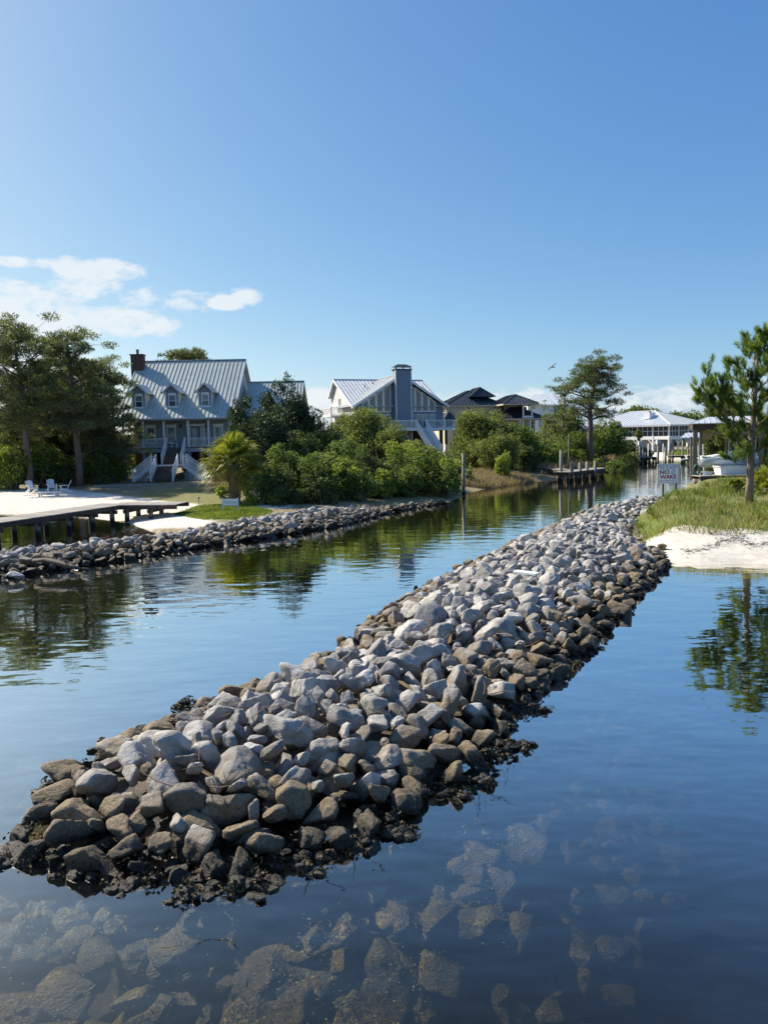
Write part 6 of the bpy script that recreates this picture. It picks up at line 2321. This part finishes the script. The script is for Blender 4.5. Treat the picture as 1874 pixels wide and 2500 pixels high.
def yard_things():
    # adirondack chairs
    def chair(x, y, rz, label):
        g = gz(x, y)
        root = empty('garden_chair', (x, y, g), rz, label, 'chair', 'white chairs on the sand')
        for k in range(5):
            xx = (k - 2) * .105
            MB().bar((xx, .18, .30), (xx * 1.15, .52, 1.02 - .03 * abs(k - 2)), .09, .02, (0, -.3, 1)).obj('back_slat', M_WHITE, root)
        for k in range(5):
            yy = -.32 + k * .115
            MB().box(-.27, .27, yy, yy + .095, .36 - k * .02, .38 - k * .02).obj('seat_slat', M_WHITE, root)
        for sx in (-1, 1):
            MB().box(sx * .34 - .06, sx * .34 + .06, -.38, .32, .58, .605).obj('arm', M_WHITE, root)
            MB().box(sx * .33 - .03, sx * .33 + .03, -.34, -.25, 0, .579).obj('leg', M_WHITE, root)
            MB().bar((sx * .29, -.3, .33), (sx * .29, .55, .04), .03, .12).obj('leg', M_WHITE, root)
        for o in root.children: o.scale = (1, 1, 1)
        return root
    x, y = at_px(70, 1066); chair(x, y, math.radians(50), 'white slatted lawn chair standing alone at the left of the sand')
    x, y = at_px(113, 1063); chair(x, y, math.radians(35), 'white slatted chair beside the low table in the sand')
    x, y = at_px(141, 1066)
    c = chair(x, y, math.radians(-65), 'white reclined chair at the right of the low table')
    # low table
    x, y = at_px(106, 1072)
    t = empty('low_beach_table', (x, y, gz(x, y)), math.radians(10), 'low white weathered table among the chairs on the sand', 'table')
    for k in range(5): MB().box(-.75, .75, -.38 + k * .155, -.24 + k * .155, .30, .33).obj('table_board', M_WHITE2, t)
    for a in (-.6, .6):
        for b in (-.3, .3): MB().box(a - .05, a + .05, b - .05, b + .05, -.05, .298).obj('leg', M_WHITE2, t)
    # leaning game board near the stairs
    x, y = at_px(325, 1046, .65)
    b = empty('leaning_plank_stand', (x, y, gz(x, y)), math.radians(15), 'grey plank leaning on a small stand in front of the stairs', 'plank stand')
    MB().bar((-.5, 0, .03), (.25, 0, 1.05), .28, .06).obj('leaning_plank', M_PLANK, b)
    MB().bar((.25, 0, .95), (.38, 0, 0), .06, .06).obj('prop', M_WOOD, b)
    MB().bar((-.6, .0, .02), (.7, .0, .02), .08, .05).obj('base_rail', M_WOOD, b)
    # flat stepping timbers
    x, y = at_px(270, 1052, .65)
    b = empty('timber_edging', (x, y, gz(x, y)), math.radians(14), 'low pale timber edging across the lawn left of the stairs', 'edging')
    for k in range(4): MB().box(-2.6 + k * 1.4, -1.25 + k * 1.4, -.08, .08, -.05, .14).obj('timber', M_PLANK, b)
    # path lights
    for px, py, lab in ((430, 1088, 'left one of two small dark path lights at the end of the boardwalk'), (482, 1091, 'right one of two small dark path lights near the palm')):
        x, y = at_px(px, py)
        l = empty('path_light', (x, y, gz(x, y)), 0, lab, 'path light', 'path lights by the boardwalk')
        MB().tube([(0, 0, 0), (0, 0, .38)], .02, 6).obj('stake', M_DOOR, l)
        MB().tube([(0, 0, .36), (0, 0, .40), (0, 0, .47)], [.09, .08, .02], 8).obj('lamp_cap', M_DOOR, l)
    # little white sign with faded script
    x, y = at_px(498, 1101, .58)
    sg = empty('little_white_sign', (x, y, gz(x, y) - .02), math.radians(-8), 'small white garden sign with grey script in front of the palm trunk', 'sign')
    MB().box(-.42, .42, -.02, .02, .32, .70).obj('sign_board', M_WHITE, sg)
    for a in (-.46, .46): MB().box(a - .035, a + .035, -.03, .03, -.2, .76).obj('post', M_WHITE2, sg)
    pts = [(-.30, .60), (-.34, .52), (-.28, .46), (-.20, .50), (-.17, .56), (-.13, .48), (-.06, .55), (-.02, .48), (.04, .55), (.08, .48), (.14, .55), (.18, .48), (.26, .56), (.27, .42), (.32, .55)]
    MB().tube([(a, -.024, b) for a, b in pts], .011, 5).obj('script_lettering', mat('grey_script', (.20, .25, .28), .6, .05, 3), sg)
    # driftwood and litter at the left groin
    x, y = w2(125, 1222, .35)
    d = empty('driftwood_log', (x, y, .42), math.radians(-28), 'brown driftwood log lying at the foot of the left rocks', 'log')
    MB().tube([(-1.5, 0, .05), (-.8, .05, .1), (0, 0, .05), (.9, -.06, -.05), (1.4, 0, -.1)], [.07, .10, .11, .09, .04], 9).obj('log', M_TREAD, d, True)
    for a, b in (((.5, 0, 0), (.9, -.5, .35)), ((.9, 0, -.05), (1.7, -.25, .25)), ((-.2, 0, .1), (.1, .4, .5)), ((1.2, 0, -.1), (1.9, .1, -.2))):
        MB().tube([a, tuple((p + q) / 2 + .05 for p, q in zip(a, b)), b], [.03, .02, .010], 5).obj('branch', M_TREAD, d, True)
    d.scale = (.85, .85, .85)
    x, y = w2(36, 1247, .15)
    tag(link('white_rock', RM_HI[3], None, (x, y, .22), (.2, .1, .4), (.28, .26, .26)), 'whitish lump of rock at the water edge left of the driftwood', 'rock')
    bpy.data.objects['white_rock'].data = RM_HI[3].copy(); bpy.data.objects['white_rock'].data.materials[0] = mat('chalky_rock', (.62, .60, .54), .9, .3, 6, .03, 12)
    x, y = w2(740, 1134, .1)
    o = tag(link('pale_stone_stump', RM_LO[2].copy(), None, (x, y, .28), (0, .1, .3), (.14, .14, .36)), 'small upright tan stump at the foot of the rocks below the shrubs', 'stump')
    o.data.materials[0] = mat('tan_stump', (.40, .32, .18), .9, .2, 6)
    # white board on the jetty
    a, b = W(1112, 1234, 1.18), W(1160, 1240, 1.18)
    pb = MB().bar(a, b, .22, .05).obj('painted_board', M_WHITE, None)
    tag(pb, 'white painted board lying on top of the rock jetty', 'board')
    # twigs caught between the stones of the jetty
    r = np.random.default_rng(99)
    spots = [(665, 1560, 1.0), (785, 1545, 1.0), (430, 1640, .8), (1020, 1450, 1.0), (1045, 1500, .8), (1150, 1395, .9), (1240, 1230, 1.1), (960, 1385, 1.1), (560, 1530, .9), (1180, 1360, .8), (480, 1530, .8), (640, 1480, 1.), (1290, 1180, 1.1), (1330, 1150, 1.1), (440, 1700, .9), (1080, 1440, .9)]
    k = 0
    for (px, py, z) in spots:
        x, y = w2(px, py, z)
        t = empty('dry_twigs', (x, y, z), r.uniform(0, 6), None, 'twigs')
        tag(t, 'small tangle of dry brown twigs caught between the jetty stones', group='dry twigs on the jetty')
        for j in range(3 if k % 3 else 7):
            L = r.uniform(.15, .45)
            az = r.uniform(0, 6.28); el = r.uniform(-.1, .5)
            o = r.normal(0, .12, 3) * [1, 1, .2]
            d = np.array([math.cos(az) * math.cos(el), math.sin(az) * math.cos(el), math.sin(el)]) * L
            MB().tube([o, o + d * .5 + r.normal(0, .03, 3), o + d], [.007, .006, .003], 4).obj('twig', mat('dry_twig', (.20, .14, .10), .9, .2, 6), t)
        k += 1
    # bird
    p = A(1192, 793, 60)
    bd = empty('flying_bird', p, math.radians(20), 'small dark bird gliding in the sky left of the tall pine', 'bird')
    bd.rotation_euler = (math.radians(12), math.radians(-38), math.radians(10))
    M_B = mat('bird_feathers', (.035, .033, .035), .8, .2, 6)
    MB().tube([(0, -.28, 0), (0, -.18, .01), (0, 0, .02), (0, .14, .01), (0, .26, 0)], [.015, .045, .06, .05, .02], 7).obj('body', M_B, bd, True)
    for sx in (-1, 1):
        v = [(sx * .03, .10, .02), (sx * .22, .13, .06), (sx * .48, .02, .03), (sx * .46, -.04, .03), (sx * .24, -.04, .055), (sx * .03, -.08, .02)]
        MB().add(v + [(a_, b_, c_ - .012) for a_, b_, c_ in v], [(0, 1, 2, 3, 4, 5), (11, 10, 9, 8, 7, 6)] + [(i, (i + 1) % 6, (i + 1) % 6 + 6, i + 6) for i in range(6)]).obj('wing', M_B, bd)
    MB().add([(-.02, -.26, 0), (.02, -.26, 0), (.07, -.42, 0), (-.07, -.42, 0), (-.02, -.26, -.01), (.02, -.26, -.01), (.07, -.42, -.01), (-.07, -.42, -.01)], [(0, 1, 2, 3), (7, 6, 5, 4), (0, 4, 5, 1), (1, 5, 6, 2), (2, 6, 7, 3), (3, 7, 4, 0)]).obj('tail', M_B, bd)
    # beach wrack: dark seaweed line on the sand
    r = np.random.default_rng(3)
    V = []
    for k in range(380):
        t = r.random()
        px, py = 1470 + t * 200, 1189 - t * 9 + r.normal(0, 1.6) * (1 + 2 * (r.random() < .2)) + 4 * math.sin(t * 9)
        p = W(px, py, .25)
        V.append((p.x, p.y))
    V = np.array(V); z = ground_z(V)[0] + .01
    n = len(V)
    az = r.normal(0, .5, n)
    U = np.c_[np.cos(az), np.sin(az), r.normal(0, .1, n)] * r.uniform(.04, .15, n)[:, None]
    Wd = np.c_[-np.sin(az), np.cos(az), np.zeros(n)] * .018
    o = link('seaweed_wrack', leaf_mesh('seaweed_wrack', np.c_[V, z], U, Wd, mat('dry_seaweed', (.07, .045, .03), .9, .3, 8)))
    tag(o, 'thin line of dark dry seaweed along the little beach', kind='stuff')
    # palmettos at the right edge beyond the pine
    for px, top, w_, Y, lab, sd in ((1645, 1008, 55, 44, 'blue-green saw palmetto at the right edge behind the young pine', 1), (1590, 1045, 40, 42, 'yellowish grass-like palmetto left of the young pine trunk', 2), (1660, 1025, 50, 40, 'lower palmetto cut by the right edge', 3)):
        p = A(px, top, Y)
        build_palm(p.x, Y, .2, max(.85, (p.z - gz(p.x, Y)) * 1.25), lab, 80 + sd, nf=22, trunk_r=.12, name='palmetto', dead=sd == 2)


yard_things()


def oysters():
    """clusters of oyster shell along the waterline of the near jetty, and the drowned stones before it"""
    r = np.random.default_rng(123)
    C, U, V = [], [], []
    sd = poly_sd(J_pts, JETTY)
    JETTY_A = np.array(JETTY)
    edge = [(p, q) for p, q, s_ in zip(J_pts, J_rr, sd) if s_ < .42 and math.hypot(*p) < 34]
    for p, q in edge:
        n = int(60 * q / .2)
        d = unit(r.normal(size=(n, 3)))
        c = np.array([p[0], p[1], 0.0]) + d * [q * .85, q * .85, .12] + [0, 0, .05]
        C.append(c)
    # knobbly clumps standing free of the edge, as found in front of the stones
    clumps = [(1150, 1530, .30), (1115, 1605, .22), (1045, 1680, .22), (560, 1905, .25), (860, 1790, .20), (230, 1606, .22), (400, 1520, .25), (20, 1845, .3), (205, 1860, .3), (440, 1915, .35), (690, 1850, .3), (285, 1890, .3), (760, 1820, .3), (980, 1700, .3), (1075, 1625, .25), (1090, 1560, .25), (1235, 1430, .25), (120, 1690, .25), (545, 1895, .25)]
    for px, py, q in clumps:
        x, y = w2(px, py, .05)
        for k in range(3):
            n = 90
            d = unit(r.normal(size=(n, 3)))
            C.append(np.array([x, y, .0]) + r.normal(0, q * .45, 3) * [1, 1, .1] + d * [q * .4, q * .35, .09])
    # encrusted lumps: the solid dark band that the shells sit on
    VV, FF, base = [], [], 0
    Q = r.uniform(JETTY_A.min(0) - 1, JETTY_A.max(0) + 1, size=(26000, 2))
    sq = poly_sd(Q, JETTY)
    Q = Q[(sq > -.04 + .12 * LN2(np.c_[Q * 1.3, Q[:, :1] * 0])) & (sq < .55) & (Q[:, 1] < 36)]
    for q in Q[:5200]:
        sc = r.uniform(.05, .13)
        v, f = LO_ARR[int(r.integers(len(LO_ARR)))]
        R = np.array(Matrix.Rotation(r.uniform(0, 6.28), 3, 'Z') @ Matrix.Rotation(r.normal(0, 1.0), 3, 'X'))
        VV.append((v * sc) @ R.T + (q[0], q[1], r.uniform(-.10, .05))); FF.append(f + base); base += len(v)
    for px, py, q in clumps:
        x, y = w2(px, py, .05)
        for k in range(26):
            sc = r.uniform(.05, .11)
            v, f = LO_ARR[int(r.integers(len(LO_ARR)))]
            VV.append(v * sc + (x + r.normal(0, q * .5), y + r.normal(0, q * .4), r.uniform(-.08, .05))); FF.append(f + base); base += len(v)
    o = link('oyster_crust', np_mesh('oyster_crust', np.vstack(VV), np.vstack(FF), ROCK), jetty)
    o['kind'] = 'stuff'
    C = np.vstack(C)
    C = C[C[:, 2] > -.03]
    n = len(C)
    u = unit(r.normal(size=(n, 3)) + [0, 0, .3]); w = unit(np.cross(u, r.normal(size=(n, 3))))
    s_ = r.uniform(.010, .028, n)
    m = foliage('oyster_shell', (.016, .012, .008), (.17, .135, .07), 0, .8, 5)
    o = link('oyster_shells', leaf_mesh('oyster_shells', C, u * s_[:, None] * 1.1, w * s_[:, None] * .8, m))
    tag(o, 'dark clusters of oyster shell along the waterline of the near jetty', kind='stuff')
    # drowned boulders
    big = [(1020, 1895, .42, -.42), (1000, 1975, .26, -.40), (930, 2060, .95, -.80), (770, 1875, .26, -.26), (680, 1905, .16, -.2), (460, 1945, .42, -.36), (250, 2000, .42, -.42), (100, 1985, .5, -.5), (420, 2015, .38, -.5), (560, 2090, .5, -.7),
           (740, 2080, .42, -.68), (850, 1975, .4, -.55), (960, 1760, .22, -.28), (1130, 1660, .28, -.32), (1160, 1730, .4, -.5), (1080, 1800, .42, -.6), (640, 1990, .4, -.6), (340, 2080, .5, -.75), (180, 2090, .5, -.8),
           (60, 1900, .3, -.3), (540, 1960, .3, -.35), (880, 1850, .28, -.38), (700, 2150, .5, -.95), (-40, 1960, .5, -.5), (-20, 1780, .4, -.35), (60, 1640, .3, -.35), (160, 1590, .3, -.35), (30, 1560, .4, -.6)]
    for k in range(70):
        px, py = r.uniform(-60, 1130), r.uniform(1780, 2230)
        x, y = w2(px, py, -.4)
        s1 = poly_sd(np.array([[x, y]]), JETTY)[0]
        if -2.2 < s1 < -.25: big.append((px, py, r.uniform(.2, .5), -.10 + s1 * .26))
    root = jetty
    for k, (px, py, q, z) in enumerate(big):
        x, y = w2(px, py, z)
        link('drowned_rock', RM_HI[k % len(RM_HI)], root, (x, y, z - q * .45), (r.normal(0, .2), r.normal(0, .2), r.uniform(0, 6)), (q * 1.05, q * 1.0, q * .75))
    # oyster growth over them
    C = []
    for k, (px, py, q, z) in enumerate(big):
        x, y = w2(px, py, z)
        n = int(260 * q * q) + 6
        d = unit(r.normal(size=(n, 3))); d[:, 2] = abs(d[:, 2])
        C.append(np.array([x, y, z - q * .45]) + d * [q * .82, q * .8, q * .50] + r.normal(0, .02, (n, 3)))
    # scattered beds on the floor
    for k in range(10):
        px, py = r.uniform(-100, 1000), r.uniform(1540, 2200)
        z = -.45 - .5 * r.random()
        x, y = w2(px, py, z)
        s1 = poly_sd(np.array([[x, y]]), JETTY)[0]
        if s1 > -.1 or s1 < -2.4: continue
        z = -.14 + s1 * .42
        n = int(r.integers(40, 260))
        w_ = r.uniform(.08, .22)
        C.append(np.array([x, y, z]) + r.normal(0, 1, (n, 3)) * [w_ * 1.7, w_ * .8, .03])
    C = np.vstack(C); n = len(C)
    u = unit(r.normal(size=(n, 3)) * [1, 1, .4]); w = unit(np.cross(u, [0, 0, 1.0] + r.normal(0, .3, (n, 3))))
    s_ = r.uniform(.006, .015, n)
    m2 = foliage('drowned_shell', (.09, .068, .028), (.38, .30, .15), 0, .6, 3)
    o = link('drowned_oyster_beds', leaf_mesh('drowned_oyster_beds', C, u * s_[:, None], w * s_[:, None] * .8, m2))
    tag(o, 'pale drowned oyster shell beds seen through the water before the jetty', kind='stuff')
    # drowned skirt of small rubble
    VV, FF, base = [], [], 0
    pa = np.array(JETTY); 
    Q = r.uniform(pa.min(0) - 4, pa.max(0) + 3, size=(16000, 2))
    sdq = poly_sd(Q, JETTY)
    Q = Q[(sdq < -.15) & (sdq > -2.6) & (Q[:, 1] < 30)]; sdq = poly_sd(Q, JETTY)
    keep = r.random(len(Q)) < .95
    for q, s1 in zip(Q[keep], sdq[keep]):
        sc = r.uniform(.10, .30)
        z = -.16 + s1 * .36 - .35 * sc
        v, f = LO_ARR[int(r.integers(len(LO_ARR)))]
        R = np.array(Matrix.Rotation(r.uniform(0, 6.28), 3, 'Z') @ Matrix.Rotation(r.normal(0, .4), 3, 'X'))
        VV.append((v * sc) @ R.T + (q[0], q[1], z)); FF.append(f + base); base += len(v)
    o = link('drowned_rubble', np_mesh('drowned_rubble', np.vstack(VV), np.vstack(FF), ROCK), root)
    o['kind'] = 'stuff'


oysters()
